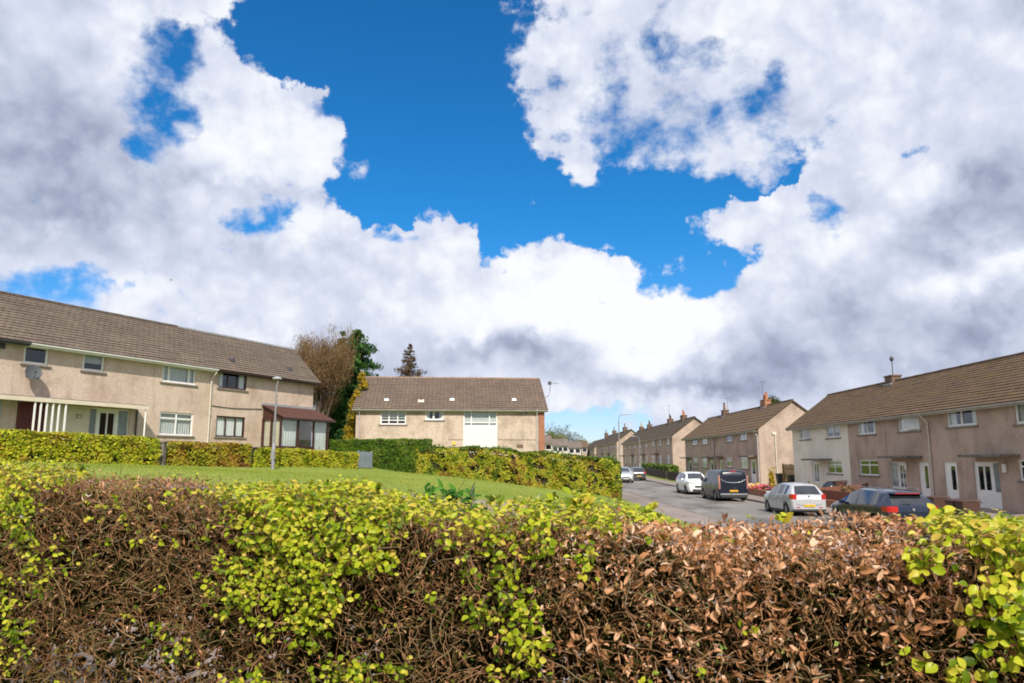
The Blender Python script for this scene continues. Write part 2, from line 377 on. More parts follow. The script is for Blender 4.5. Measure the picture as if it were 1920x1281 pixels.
MAT['curtain'] = plain('net_curtain', (.85, .85, .83), .9, .12, 20)
MAT['curtain_grey'] = plain('grey_blind', (.60, .61, .60), .9, .15, 12)
MAT['metal'] = plain('galvanised_metal', (.30, .31, .32), .45, .15, 8, Metallic=.6)
MAT['darkmetal'] = plain('dark_metal', (.05, .05, .055), .5, .2)
MAT['pipe_cream'] = plain('cream_pipe', (.58, .53, .45), .5, .1)
MAT['pipe_grey'] = plain('grey_pipe', (.42, .40, .38), .5, .1)
MAT['gutter_grey'] = plain('grey_gutter', (.40, .38, .35), .6, .2, 2)
MAT['brick_orange'] = plain('orange_brick', (.30, .12, .06), .9, .3, 9)
def m_brick(name, c1, c2, mort):
    n = NT(name); o = n.obj(); sp = n.nd('ShaderNodeSeparateXYZ'); n.L.new(o, sp.inputs[0])
    cb = n.nd('ShaderNodeCombineXYZ'); n.L.new(n.math('ADD', sp.outputs[0], sp.outputs[1]), cb.inputs[0]); n.L.new(sp.outputs[2], cb.inputs[1])
    br = n.nd('ShaderNodeTexBrick'); n.L.new(cb.outputs[0], br.inputs['Vector']); br.inputs['Scale'].default_value = 1
    br.inputs['Brick Width'].default_value = .225; br.inputs['Row Height'].default_value = .075; br.inputs['Mortar Size'].default_value = .008
    br.inputs['Color1'].default_value = tuple(c1)+(1,); br.inputs['Color2'].default_value = tuple(c2)+(1,); br.inputs['Mortar'].default_value = tuple(mort)+(1,)
    n.col(n.mix(n.ramp(n.noise(o, 2, 4), [(.4, (0, 0, 0)), (.7, (.4,)*3)]), br.outputs[0], tuple(v*.5 for v in c1))).rough(.9); n.bump(br.outputs['Fac'], .005, -.5); return n.m
MAT['brick'] = m_brick('orange_brickwork', (.36, .13, .06), (.27, .09, .045), (.30, .24, .18))
MAT['brick_brown'] = m_brick('brown_brickwork', (.15, .075, .05), (.11, .06, .042), (.20, .17, .14))
MAT['harl_left'] = m_render('grey_cream_roughcast', (.50, .40, .33), (.72, .60, .505), (.33, .24, .175), 55, .85, .8)
MAT['harl_mid'] = m_render('grey_roughcast', (.38, .31, .25), (.70, .585, .485), (.25, .19, .145), 42, .80, 1.1)
MAT['harl_brown'] = m_render('brown_roughcast', (.40, .295, .238), (.60, .468, .392), (.24, .172, .138), 50, .75, .7)
MAT['harl_gable'] = m_render('pinkish_roughcast', (.38, .29, .238), (.56, .44, .37), (.215, .165, .135), 50, .8, .7)
MAT['harl_white'] = m_render('whitewashed_roughcast', (.76, .71, .61), (.84, .80, .71), (.50, .45, .37), 50, .55, .7)
MAT['roof_left'] = m_roof('brown_grey_roof_tiles', (.185, .145, .115), (.130, .102, .083), (.052, .042, .035), (.18, .15, .11), .2)
MAT['roof_mid'] = m_roof('roll_roof_tiles', (.165, .125, .098), (.112, .088, .071), (.048, .038, .031), (.22, .14, .10), .3, bw=.30, bh=.30, off=0.0)
MAT['roof_right'] = m_roof('mossy_roof_tiles', (.170, .110, .076), (.115, .076, .054), (.042, .030, .022), (.17, .115, .03), .6)
MAT['roof_dark'] = m_roof('grey_brown_roof_tiles', (.105, .080, .060), (.075, .058, .045), (.035, .028, .022), (.08, .07, .02), .3)
MAT['porch_tiles'] = m_roof('red_brown_porch_tiles', (.13, .055, .042), (.10, .045, .035), (.04, .02, .016))
# ------------------------------------------------------------------ houses
class Face:
    """a facade plane: local x runs along it, local y into the house, z up"""
    def __init__(s, O, rz, z0, near):
        s.O = Vector((O[0], O[1])); s.rz = rz; s.z0 = z0; s.near = near
        s.d = Vector((math.cos(rz), math.sin(rz))); s.n = Vector((-math.sin(rz), math.cos(rz)))
    def pt(s, px, py, off=0.0):
        r = ray(px, py); o = s.O+s.n*off
        t = (o.dot(s.n))/(r.x*s.n.x+r.y*s.n.y)
        return (Vector((r.x*t, r.y*t))-s.O).dot(s.d), EYE+r.z*t-s.z0
    def box(s, x0, x1, y0, y1, off=0.0):
        ym = (y0+y1)/2
        xa, xb = s.pt(x0, ym, off)[0], s.pt(x1, ym, off)[0]
        nr, fr = (x1, x0) if s.near == 'r' else (x0, x1)
        if s.near == 'm':
            xm = (x0+x1)/2; return xa, xb, s.pt(xm, y1, off)[1], s.pt(xm, y0, off)[1]
        return xa, xb, s.pt(fr if y1 < 866 else nr, y1, off)[1], s.pt(nr if y0 < 867 else fr, y0, off)[1]

def window(p, x0, x1, z0, z1, cols=(.5,), tr=None, frame='white', curtain=None, sill='sill', open_=None, fw=.075, proud=0.0, low=None, dark=()):
    """frame in its opening with panes, curtain and sill; tr: height fraction of a transom; open_: index of a casement standing open"""
    m = MB(); y0, y1 = .045-proud, .105-proud
    m.box(x0, x1, y0, y1, z0, z0+fw); m.box(x0, x1, y0, y1, z1-fw, z1)
    m.box(x0, x0+fw, y0+.002, y1-.002, z0+fw, z1-fw); m.box(x1-fw, x1, y0+.002, y1-.002, z0+fw, z1-fw)
    W = x1-x0; H = z1-z0; edges = [x0+fw]
    for c in cols:
        if 0 < c < 1:
            m.box(x0+W*c-fw*.45, x0+W*c+fw*.45, y0+.004, y1-.004, z0+fw, z1-fw); edges += [x0+W*c-fw*.45, x0+W*c+fw*.45]
    edges.append(x1-fw)
    if tr: m.box(x0+fw, x1-fw, y0+.001, y1-.006, z0+H*tr-fw*.4, z0+H*tr+fw*.4)
    f = m.build('window', MAT[frame], p)
    for i in range(0, len(edges), 2):
        a, b = edges[i], edges[i+1]
        if open_ is not None and i//2 == open_: continue
        g = MB(); g.quad((a, .08-proud, z0+fw), (b, .08-proud, z0+fw), (b, .08-proud, z1-fw), (a, .08-proud, z1-fw)); g.build('pane', MAT['glass'], f)
        if frame == 'white' and tr is None:
            q = MB(); t = .028
            for bx in ((a, b, z0+fw, z0+fw+t), (a, b, z1-fw-t, z1-fw), (a, a+t, z0+fw+t, z1-fw-t), (b-t, b, z0+fw+t, z1-fw-t)): q.box(bx[0], bx[1], y0+.01, y1-.02, bx[2], bx[3])
            q.build('casement', MAT[frame], f)
    if open_ is not None:
        a, b = edges[2*open_], edges[2*open_+1]; w = b-a; h = z1-z0-2*fw
        q = MB(); t = .05; A = R(48)
        q.box(0, w, -.02, .02, 0, t); q.box(0, w, -.02, .02, h-t, h); q.box(0, t, -.018, .018, t, h-t); q.box(w-t, w, -.018, .018, t, h-t)
        c = q.build('open_casement', MAT[frame], f); c.location = (b, y0-.02, z0+fw); c.rotation_euler = (0, 0, R(180)+A*.3)
        g = MB(); g.quad((t, 0, t), (w-t, 0, t), (w-t, 0, h-t), (t, 0, h-t)); gg = g.build('pane', MAT['glass_bright'], f); gg.location = c.location; gg.rotation_euler = c.rotation_euler
    if curtain:
        q = MB(); n = 28; yb = .15
        spans = [(x0+.03, x1-.03)] if curtain in ('full', 'net', 'grey', 'half') else [(x0+.03, x0+W*.22), (x1-W*.22, x1-.03)]
        ztop = z1-.03; zbot = z0+.03
        if curtain == 'half': zbot = z0+H*.45
        for a, b in spans:
            k = max(4, int(n*(b-a)/W))
            for i in range(k):
                u0, u1 = a+(b-a)*i/k, a+(b-a)*(i+1)/k; o0, o1 = (i % 2)*.04, ((i+1) % 2)*.04
                q.quad((u0, yb+o0, zbot), (u1, yb+o1, zbot), (u1, yb+o1, ztop), (u0, yb+o0, ztop))
            q.build('curtain', MAT['curtain_grey' if curtain in ('grey', 'half') else 'curtain'], f); q = MB()
    if sill:
        q = MB(); q.box(x0-.13, x1+.13, -.07, .045-proud, z0-.085, z0-.002); q.build('sill', MAT[sill], f, bevel=.01)
    return f

def door(p, x0, x1, z0, z1, glaze=((.25, .75, .5, .93),), mat='white', side=(), panel=True):
    """door leaf in a frame; glaze rectangles as fractions of the leaf; side: (x0,x1) fractions outside the leaf for side lights"""
    m = MB(); t = .07
    m.box(x0, x1, .05, .12, z1-t, z1); m.box(x0, x0+t, .05, .12, z0, z1-t); m.box(x1-t, x1, .05, .12, z0, z1-t)
    for a, b in side: m.box(a, b, .052, .118, z0, z1-t)
    d = m.build('door_frame', MAT[mat], p)
    la, lb = x0+t, x1-t
    for a, b in side:
        if a > (x0+x1)/2: lb = min(lb, a)
        else: la = max(la, b)
    W, H = lb-la, (z1-t)-z0
    # leaf with glazed openings
    xs = sorted({0, 1} | {g[i] for g in glaze for i in (0, 1)}); zs = sorted({0, 1} | {g[i] for g in glaze for i in (2, 3)})
    q = MB()
    for i in range(len(xs)-1):
        for j in range(len(zs)-1):
            cx, cz = (xs[i]+xs[i+1])/2, (zs[j]+zs[j+1])/2
            if any(g[0] < cx < g[1] and g[2] < cz < g[3] for g in glaze): continue
            q.box(la+W*xs[i], la+W*xs[i+1], .070, .108, z0+H*zs[j], z0+H*zs[j+1])
    if panel: q.box(la+W*.16, lb-W*.16, .062, .070, z0+H*.10, z0+H*.36)
    leaf = q.build('door', MAT[mat], p)
    for g in glaze:
        k = MB(); k.quad((la+W*g[0], .085, z0+H*g[2]), (la+W*g[1], .085, z0+H*g[2]), (la+W*g[1], .085, z0+H*g[3]), (la+W*g[0], .085, z0+H*g[3])); k.build('pane', MAT['glass'], leaf)
    k = MB(); k.tube([(lb-.09, .06, z0+H*.47), (lb-.09, .03, z0+H*.47), (lb-.18, .03, z0+H*.47)], .012, 6); k.build('door_handle', MAT['metal'], leaf)
    for a, b in side:
        pass
    return d

def sidelight(p, x0, x1, z0, z1, zg, mat='white'):
    m = MB(); t = .05
    m.box(x0, x1, .06, .11, z0, zg); m.box(x0, x0+t, .06, .11, zg, z1); m.box(x1-t, x1, .06, .11, zg, z1); m.box(x0+t, x1-t, .06, .11, z1-t, z1)
    f = m.build('side_light', MAT[mat], p)
    g = MB(); g.quad((x0+t, .085, zg), (x1-t, .085, zg), (x1-t, .085, z1-t), (x0+t, .085, z1-t)); g.build('pane', MAT['glass_pale'], f)  # pane of pale blue-grey colour
    return f

def canopy(p, x0, x1, z0, z1, depth=.9, mat='concrete', brackets=True):
    m = MB(); m.box(x0, x1, -depth, -.002, z0, z1)
    c = m.build('door_canopy', MAT[mat], p, bevel=.01)
    return c

def house(name, face, x0, x1, wall, roof, holes=(), label=None, cat='house', group=None, wall_h=4.95, depth=6.3, rise=2.38, base=-1.2, gl=True, gr=True,
          ov=(.28, .28), skew=(0, 0), fascia='white', gutter='white', gable=None, fine=True, ridge='roof_left', extra_bands=(), eave=.38):
    """two storey house x0..x1 along a facade plane; holes = window/door openings (x0,x1,z0,z1) in facade coordinates"""
    o = face.O+face.d*x0
    root = empty(name, (o.x, o.y, face.z0), face.rz, label, cat, group)
    L = x1-x0; H = [(a-x0, b-x0, c, d) for a, b, c, d in holes]
    m = MB()
    bands = [(0, L, base, wall_h)]
    xs = sorted({0.0, L} | {v for h in H for v in h[:2]}); zs = sorted({base, wall_h} | {v for h in H for v in h[2:]})
    for i in range(len(xs)-1):
        for j in range(len(zs)-1):
            cx, cz = (xs[i]+xs[i+1])/2, (zs[j]+zs[j+1])/2
            if any(h[0] < cx < h[1] and h[2] < cz < h[3] for h in H): continue
            m.quad((xs[i], 0, zs[j]), (xs[i+1], 0, zs[j]), (xs[i+1], 0, zs[j+1]), (xs[i], 0, zs[j+1]))
    for a, b, c, d in H:
        m.quad((a, 0, c), (a, .16, c), (a, .16, d), (a, 0, d)); m.quad((b, .16, c), (b, 0, c), (b, 0, d), (b, .16, d))
        m.quad((a, 0, d), (a, .16, d), (b, .16, d), (b, 0, d)); m.quad((a, .16, c), (a, 0, c), (b, 0, c), (b, .16, c))
    m.quad((L, depth, base), (0, depth, base), (0, depth, wall_h), (L, depth, wall_h))
    m.quad((0, 0, base+.05), (L, 0, base+.05), (L, depth, base+.05), (0, depth, base+.05))
    wl = m.build('wall', MAT[wall], root)
    for fl, gx, sg in ((gl, 0.0, 0), (gr, L, 1)):
        if not fl: continue
        m = MB(); vs = [(gx, 0, base), (gx, depth, base), (gx, depth, wall_h), (gx, depth/2, wall_h+rise-.05), (gx, 0, wall_h)]
        m.add(vs, [(0, 1, 2, 3, 4) if sg else (4, 3, 2, 1, 0)])
        m.build('gable_wall', MAT[gable or wall], root)
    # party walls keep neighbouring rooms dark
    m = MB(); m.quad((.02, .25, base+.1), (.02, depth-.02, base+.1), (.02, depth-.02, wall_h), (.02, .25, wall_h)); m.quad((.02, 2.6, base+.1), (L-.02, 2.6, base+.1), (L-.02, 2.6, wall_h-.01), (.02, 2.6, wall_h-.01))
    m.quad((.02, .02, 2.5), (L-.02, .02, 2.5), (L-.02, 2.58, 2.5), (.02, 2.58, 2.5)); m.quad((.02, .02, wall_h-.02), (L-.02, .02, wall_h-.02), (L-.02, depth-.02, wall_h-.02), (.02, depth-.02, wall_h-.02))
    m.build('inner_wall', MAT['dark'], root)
    # roof: overlapping courses of tiles on the street side, one slope behind
    a, b = (-ov[0] if gl else 0.0), (L+ov[1] if gr else L)
    sl, sr = (skew[0] if gl else 0.0), (skew[1] if gr else 0.0)
    hy, hz = depth/2+eave, rise+rise*eave/(depth/2); n = 17 if fine else 8
    ze = wall_h-rise*eave/(depth/2)+.02; slope = math.hypot(hy, hz)
    ny, nz = -hz/slope, hy/slope
    m = MB(); lift = .035
    for i in range(n):
        t0, t1 = i/n, (i+1)/n+.15/n if i < n-1 else 1.0
        def P(x_, t, u): return (x_, -eave+hy*t+ny*u, ze+hz*t+nz*u)
        xa0, xb0, xa1, xb1 = a+sl*t0, b+sr*t0, a+sl*t1, b+sr*t1
        # a slightly uneven course line
        k = max(1, int(L/1.2)) if fine else 1
        for q in range(k):
            f0, f1 = q/k, (q+1)/k
            j0 = .018*mnoise.noise((x0+xa0+(xb0-xa0)*f0, i*3.1, face.O.y)) ; j1 = .018*mnoise.noise((x0+xa0+(xb0-xa0)*f1, i*3.1, face.O.y))
            A_, B_ = xa0+(xb0-xa0)*f0, xa0+(xb0-xa0)*f1; C_, D_ = xa1+(xb1-xa1)*f1, xa1+(xb1-xa1)*f0
            v0, v1 = slope*t0+i*.03, slope*t1+i*.03
            m.add([P(A_, t0, lift+.02+j0), P(B_, t0, lift+.02+j1), P(C_, t1, .02), P(D_, t1, .02)], [(0, 1, 2, 3)], [[(x0+A_, v0), (x0+B_, v0), (x0+C_, v1), (x0+D_, v1)]])
            m.add([P(A_, t0, -.02), P(B_, t0, -.02), P(B_, t0, lift+.02+j1), P(A_, t0, lift+.02+j0)], [(0, 1, 2, 3)], [[(x0+A_, v0), (x0+B_, v0), (x0+B_, v0+.01), (x0+A_, v0+.01)]])
    yb, zr = depth/2+hy, ze
    xr0, xr1 = a+sl, b+sr; ry, rz_ = -eave+hy, ze+hz
    m.add([(xr0, ry, rz_+.02), (xr1, ry, rz_+.02), (b, depth+eave, ze+.02), (a, depth+eave, ze+.02)], [(0, 1, 2, 3)], [[(a, 0), (b, 0), (b, slope), (a, slope)]])
    # underside and verge edges
    m.add([(a, -eave, ze-.03), (b, -eave, ze-.03), (xr1, ry, rz_-.05), (xr0, ry, rz_-.05)], [(3, 2, 1, 0)])
    m.add([(a, depth+eave, ze-.03), (b, depth+eave, ze-.03), (xr1, ry, rz_-.05), (xr0, ry, rz_-.05)], [(0, 1, 2, 3)])
    for xe, xt in ((a, xr0), (b, xr1)):
        for yy in (-eave, depth+eave):
            m.add([(xe, yy, ze-.04), (xe, yy, ze+.05), (xt, ry, rz_+.05), (xt, ry, rz_-.06)], [(0, 1, 2, 3)])
    rf = m.build('roof', MAT[roof], root)
    m = MB(); k = max(2, int((xr1-xr0)/.45)) if fine else 1
    for q in range(k):
        u0, u1 = xr0+(xr1-xr0)*q/k, xr0+(xr1-xr0)*(q+1)/k-.012
        dz = .012*mnoise.noise((q*1.7, x0, face.O.x))
        pts = [(-.12, -.04), (-.10, .04), (-.04, .085), (.04, .085), (.10, .04), (.12, -.04)]
        vs = [(u0, ry+c, rz_+.02+d+dz) for c, d in pts]+[(u1, ry+c, rz_+.02+d+dz) for c, d in pts]
        m.add(vs, [(i, i+1, i+7, i+6) for i in range(5)]+[(0, 1, 2, 3, 4, 5)[::-1], (6, 7, 8, 9, 10, 11)])
    m.build('ridge_tile', MAT[ridge], rf)
    # eaves: soffit, fascia board and gutter
    m = MB(); m.box(a if gl else 0, b if gr else L, -eave+.04, -.003, ze-.10, ze-.075); m.box(a, b, -eave+.02, -eave+.045, ze-.16, ze-.04); m.build('fascia', MAT[fascia], root)
    m = MB(); pr = [(-.055, .0), (-.05, -.045), (-.02, -.075), (.02, -.075), (.05, -.045), (.055, 0), (.047, 0), (.04, -.04), (.015, -.066), (-.015, -.066), (-.04, -.04), (-.047, 0)]
    yc, zc = -eave-.045, ze-.015
    vs = [(a, yc+c, zc+d) for c, d in pr]+[(b, yc+c, zc+d) for c, d in pr]; nn = len(pr)
    m.add(vs, [(i, (i+1) % nn, (i+1) % nn+nn, i+nn) for i in range(nn)]+[tuple(range(nn)), tuple(range(nn, 2*nn))[::-1]])
    m.build('gutter', MAT[gutter], root)
    root['_x0'] = x0; root['_eave'] = ze
    return root

def downpipe(p, x, ztop, zbot, mat='pipe_cream', y=-.07, eave=.42, r=.042):
    m = MB(); m.tube([(x, -eave, ztop), (x, -eave+.02, ztop-.12), (x, y-.02, ztop-.42), (x, y, ztop-.55), (x, y, zbot)], r, 8)
    z = ztop-.7
    while z > zbot+.3: m.box(x-r-.015, x+r+.015, y-r-.006, y+r+.02, z, z+.05); z -= 1.7
    return m.build('downpipe', MAT[mat], p)

def chimney(p, x, y, z, w=.75, d=.55, h=1.1, pots=((-.18, 'pot_orange', .45), (.18, 'pot_orange', .45)), mat='brick_brown', flash=True):
    m = MB(); m.box(x-w/2, x+w/2, y-d/2, y+d/2, z-.9, z+h); m.box(x-w/2-.05, x+w/2+.05, y-d/2-.05, y+d/2+.05, z+h, z+h+.09)
    c = m.build('chimney', MAT[mat], p)
    for dx, pm, ph in pots:
        q = MB(); q.tube([(x+dx, y, z+h+.09), (x+dx, y, z+h+.09+ph*.75), (x+dx, y, z+h+.09+ph)], [.13, .105, .125], 10); q.build('chimney_pot', MAT[pm], c)
    if flash:
        q = MB(); q.box(x-w/2-.03, x+w/2+.03, y-d/2-.12, y-d/2-.01, z-.38, z-.12); q.build('flashing', MAT['lead'], c)
    return c

def aerial(p, x, y, z0, z1, arm=.9, rz=0.0, name='tv_aerial'):
    m = MB(); m.tube([(x, y, z0), (x, y, z1)], .018, 6)
    c, s = math.cos(rz), math.sin(rz)
    m.tube([(x-c*arm*.4, y-s*arm*.4, z1-.06), (x+c*arm*.6, y+s*arm*.6, z1-.06)], .012, 5)
    for i in range(6):
        t = -.35+i*.18; h = .16-.015*i
        m.tube([(x+c*arm*t+s*h, y+s*arm*t-c*h, z1-.06), (x+c*arm*t-s*h, y+s*arm*t+c*h, z1-.06)], .007, 4)
    return m.build(name, MAT['darkmetal'], p)
MAT['lead'] = plain('lead_flashing', (.26, .27, .29), .6, .2, 5)
MAT['pot_orange'] = plain('terracotta_pot', (.42, .16, .07), .85, .2, 5)
MAT['pot_brown'] = plain('sooty_pot', (.10, .065, .045), .9, .3, 5)
MAT['pot_cream'] = plain('buff_pot', (.42, .32, .20), .85, .2, 5)

# ---------------- left terrace
FL = Face((-16.93, 41.44), math.atan2(.9026, .4305), 2.05, 'l')
def wl(px): return FL.box(*px)
def rel(b, x0): return (b[0]-x0, b[1]-x0, b[2], b[3])
GW = 'houses of the terrace on the left'
xA, xB, xC, xD = -21.5, -10.1, FL.pt(396, 750)[0], FL.pt(586.5, 760)[0]
# house B (white fittings, long door canopy)
w1, w2, w3, w4 = wl((44.5, 91.5, 645.6, 686.5)), wl((155.8, 196.3, 660, 699)), wl((304.6, 367.8, 681.5, 723)), wl((298.7, 362, 771.5, 818))
dB = wl((181.5, 219.5, 765, 850)); sB1 = wl((166, 181.5, 764, 850)); sB2 = wl((221.5, 241, 766.5, 850))
zf = -.02
dB = (dB[0], dB[1], zf, dB[3]); sB1 = (sB1[0], dB[0], zf, dB[3]); sB2 = (dB[1], sB2[1], zf, dB[3])
B = house('terraced_house', FL, xB, xC, 'harl_left', 'roof_left', [w1, w2, w3, w4, (sB1[0], sB2[1], zf, dB[3])], gl=False, gr=False,
          label='roughcast terraced house with satellite dish and long door canopy on posts', group=GW, ridge='roof_left')
q = rel(w1, xB); window(B, *q, cols=(), curtain=None)
q = rel(w2, xB); window(B, *q, cols=(), curtain='half')
q = rel(w3, xB); window(B, *q, cols=(.2, .8), curtain='grey', fw=.09)
q = rel(w4, xB); window(B, *q, cols=(.5,), tr=.74, curtain='grey', fw=.085)
q = rel(dB, xB); door(B, *q, glaze=((.1, .46, .38, .93), (.54, .9, .38, .93)))
q = rel(sB1, xB); sidelight(B, *q, .85); q = rel(sB2, xB); sidelight(B, *q, .85)
downpipe(B, xC-xB-.12, 4.6, -.9)
# canopy running over the doors of both left houses
c0 = FL.pt(278.5, 762, -.95)[0]; zc1 = FL.pt(278.5, 760, -.95)[1]; zc0 = zc1-.20
m = MB(); m.box(.003, c0-xB, -.95, -.003, zc0+.05, zc1); cB = m.build('door_canopy', MAT['concrete'], B, bevel=.015)
m = MB(); m.box(.003, c0-xB+.02, -.975, -.951, zc0-.02, zc1-.04); m.build('canopy_fascia', MAT['cream'], cB)
m = MB()
xp = FL.pt(271, 800, -.9)[0]-xB; m.tube([(xp, -.9, zc0+.05), (xp, -.9, -.6)], .035, 8); m.build('canopy_post', MAT['white'], B)
for px_ in (26.5, 40.3, 51.7, 63.7, 75, 86.3, 98, 109.3, 122):
    xx = FL.pt(px_, 780, -.9)[0]-xB
    if xx < .02: continue
    m = MB(); m.box(xx-.03, xx+.03, -.93, -.87, -.6, zc0+.05); m.build('screen_post', MAT['white'], B)
xq = FL.pt(253, 800)[0]-xB; m = MB(); m.tube([(xq, -.08, zc0), (xq, -.08, -.9)], .045, 8); m.build('waste_pipe', MAT['darkmetal'], B)
# painted ground floor strip behind the screen
c1a, c1b = FL.pt(85, 800)[0]-xB, FL.pt(164.5, 800)[0]-xB
m = MB(); m.box(c1a, c1b, -.03, -.002, -.9, zc0); m.build('painted_panel', MAT['cream'], B)
m = MB(); xn = FL.pt(148, 781)[0]-xB; zn = FL.pt(148, 781)[1]
for k in range(10):
    t0, t1 = R(40+k*28), R(40+(k+1)*28); 
    m.tube([(xn-.07+.07*math.cos(t0), -.045, zn+.09*math.sin(t0)), (xn-.07+.07*math.cos(t1), -.045, zn+.09*math.sin(t1))], .014, 5)
m.tube([(xn+.02, -.045, zn+.09), (xn+.11, -.045, zn+.085), (xn+.085, -.045, zn-.09)], .014, 5)
m.build('house_number', MAT['darkmetal'], B)
d0, d1 = FL.pt(29, 800)[0]-xB, FL.pt(83, 800)[0]-xB
m = MB(); 
k = 10
for i in range(k): m.box(d0+(d1-d0)*i/k+.006, d0+(d1-d0)*(i+1)/k-.006, -.05, -.002, -.9, zc0)
m.build('store_door', MAT['maroon'] if 'maroon' in MAT else MAT.setdefault('maroon', plain('maroon_boards', (.10, .012, .010), .5, .25, 3)), B)
# satellite dish
xs_, zs_ = FL.pt(62, 700, -.35); xs_ -= xB
def dish(p, x, y, z, r=.33, rz=-20):
    m = MB(); rings = 5; n = 20; vs = [(0, 0, 0)]; fs = []
    for i in range(1, rings+1):
        rr = r*i/rings
        for k in range(n): th = 2*math.pi*k/n; vs.append((rr*math.cos(th), -.55*rr*rr/r*.5, rr*1.08*math.sin(th)))
    for k in range(n): fs.append((0, 1+k, 1+(k+1) % n))
    for i in range(rings-1):
        for k in range(n): fs.append((1+i*n+k, 1+(i+1)*n+k, 1+(i+1)*n+(k+1) % n, 1+i*n+(k+1) % n))
    m.add(vs, fs, smooth=True)
    d = m.build('satellite_dish', MAT['dishgrey'], p); d.location = (x, y, z); d.rotation_euler = (R(-22), 0, R(rz))
    q = MB(); q.tube([(0, 0, -r*.9), (0.02, -r*.9, -r*.75), (.02, -r*1.05, -r*.35)], .014, 6); q.box(-.04, .08, -r*1.25, -r*1.05, -r*.42, -r*.28); q.tube([(0, .02, 0), (-.05, .16, -.05), (-.22, .34, .02)], .022, 6)
    q.build('dish_arm', MAT['darkmetal'], d); return d
MAT['dishgrey'] = plain('grey_dish', (.055, .062, .075), .7, .1)
dish(B, xs_, -.35, zs_)
# house A at the edge of the photo
sA = FL.pt(0, 790)[0]; 
A = house('terraced_house', FL, xA, xB, 'harl_left', 'roof_left', [], gl=True, gr=False, label='roughcast house cut by the left picture edge, with a dark gutter', group=GW, fascia='darkmetal', gutter='darkmetal')
m = MB(); m.box(xB-xA-6.0, xB-xA-.003, -.95, -.003, zc0+.05, zc1); cA = m.build('door_canopy', MAT['concrete'], A, bevel=.015)
m = MB(); m.box(xB-xA-6.0, xB-xA-.003, -.975, -.951, zc0-.02, zc1-.04); m.build('canopy_fascia', MAT['cream'], cA)
m = MB(); m.box(xB-xA-3.2, xB-xA-.72, -.05, -.002, -.9, zc0); m.build('garage_panel', MAT.setdefault('bluegrey', plain('pale_blue_grey_boards', (.36, .38, .42), .6, .06)), A)
for x_ in (.2,): 
    m = MB(); m.tube([(xB-xA-1.35, -.06, zc0-.35), (xB-xA-1.35, -.16, zc0-.30), (xB-xA-1.35, -.16, zc0-.42)], [.04, .07, .09], 8); m.build('wall_lamp', MAT['darkmetal'], A)
xl_, zl_ = FL.pt(2.5, 647); m = MB(); m.box(xl_-xA-.12, xl_-xA+.12, -.10, -.002, zl_-.16, zl_+.16); m.build('wall_box', MAT['darkmetal'], A)
# house C (brown fittings and tiled porch)
v1, v2 = wl((410, 463, 695.7, 733)), wl((405, 459.5, 779, 820.6))
Cx = house('terraced_house', FL, xC, xD, 'harl_left', 'roof_left', [v1, v2], gl=False, gr=True, ov=(.2, .3), skew=(0, 1.15), fascia='fasciabrown', gutter='fasciabrown',
           label='end house of the left terrace with brown windows and a tiled glass porch', group=GW, ridge='lead')
q = rel(v1, xC); window(Cx, *q, cols=(.33, .67), frame='brownframe', curtain='sides')
q = rel(v2, xC); window(Cx, *q, cols=(.33, .67), frame='brownframe', curtain='net')
def roof_vent(p, face, px, py, x0, mat='darkmetal', depth=6.3, rise=2.38, wall_h=4.95, eave=.38, w=.16):
    # intersect the view ray with the front roof slope
    r = ray(px, py); best = None
    for i in range(400):
        yy = i*.01*1.0
        s, z = face.pt(px, py, yy)
        zz = wall_h+rise*yy/(depth/2)
        if z <= zz+.02: best = (s, yy, z); break
    if not best: return
    s, yy, z = best; s -= x0
    m = MB(); vs = [(s-w, yy-.16, z-.02), (s+w, yy-.16, z-.02), (s+w, yy+.16, z+.22), (s-w, yy+.16, z+.22), (s-w*.7, yy-.12, z+.13), (s+w*.7, yy-.12, z+.13)]
    m.add(vs, [(0, 1, 5, 4), (4, 5, 2, 3), (0, 4, 3), (1, 2, 5)]); return m.build('roof_vent', MAT[mat], p)
roof_vent(Cx, FL, 434.6, 677, xC); roof_vent(Cx, FL, 542.5, 694.5, xC)
# cable sagging across the wall
m = MB(); za = FL.pt(397.5, 760)[1]; pts = [(.05+i*.55, -.03, za-.02-.05*math.sin(i*.6)) for i in range(8)]; m.tube(pts, .02, 4); m.build('wall_cable', MAT['darkmetal'], Cx)
# porch
pa, pb = FL.pt(491.5, 790)[0]-xC, xD-xC-.12
pz1 = FL.pt(491.5, 759.5)[1]; pd = 1.45; pz0 = pz1-.78
m = MB(); n = 6
for i in range(n):
    t0, t1 = i/n, (i+1)/n
    def PP(x, t, u): return (x, -.02-(pd+.25)*(1-t)*1.0, pz0+(pz1-pz0)*t+u)
    m.add([PP(pa-.12, t0, .04), PP(pb+.35, t0, .04), PP(pb+.35, t1, .01), PP(pa-.12, t1, .01)], [(0, 1, 2, 3)], [[(0, t0*1.8), (3.5, t0*1.8), (3.5, t1*1.8), (0, t1*1.8)]])
    m.add([PP(pa-.12, t0, 0), PP(pb+.35, t0, 0), PP(pb+.35, t0, .04), PP(pa-.12, t0, .04)], [(0, 1, 2, 3)])
m.add([PP(pa-.12, 0, -.02), PP(pb+.35, 0, -.02), PP(pb+.35, 1, -.05), PP(pa-.12, 1, -.05)], [(3, 2, 1, 0)])
pr = m.build('porch_roof', MAT['porch_tiles'], Cx)
m = MB(); m.box(pa-.14, pb+.37, -.05, -.004, pz1-.01, pz1+.13); m.build('flashing', MAT['lead'], pr)
m = MB(); m.box(pa-.13, pb+.36, -pd-.32, -pd-.26, pz0-.10, pz0+.02); m.build('fascia', MAT['fasciabrown'], pr)
zs0 = -.05; zt = pz0-.02
m = MB(); t = .05
fx = [pa+.03+(pb-pa-.06)*k for k in (0, .35, .68, 1)]
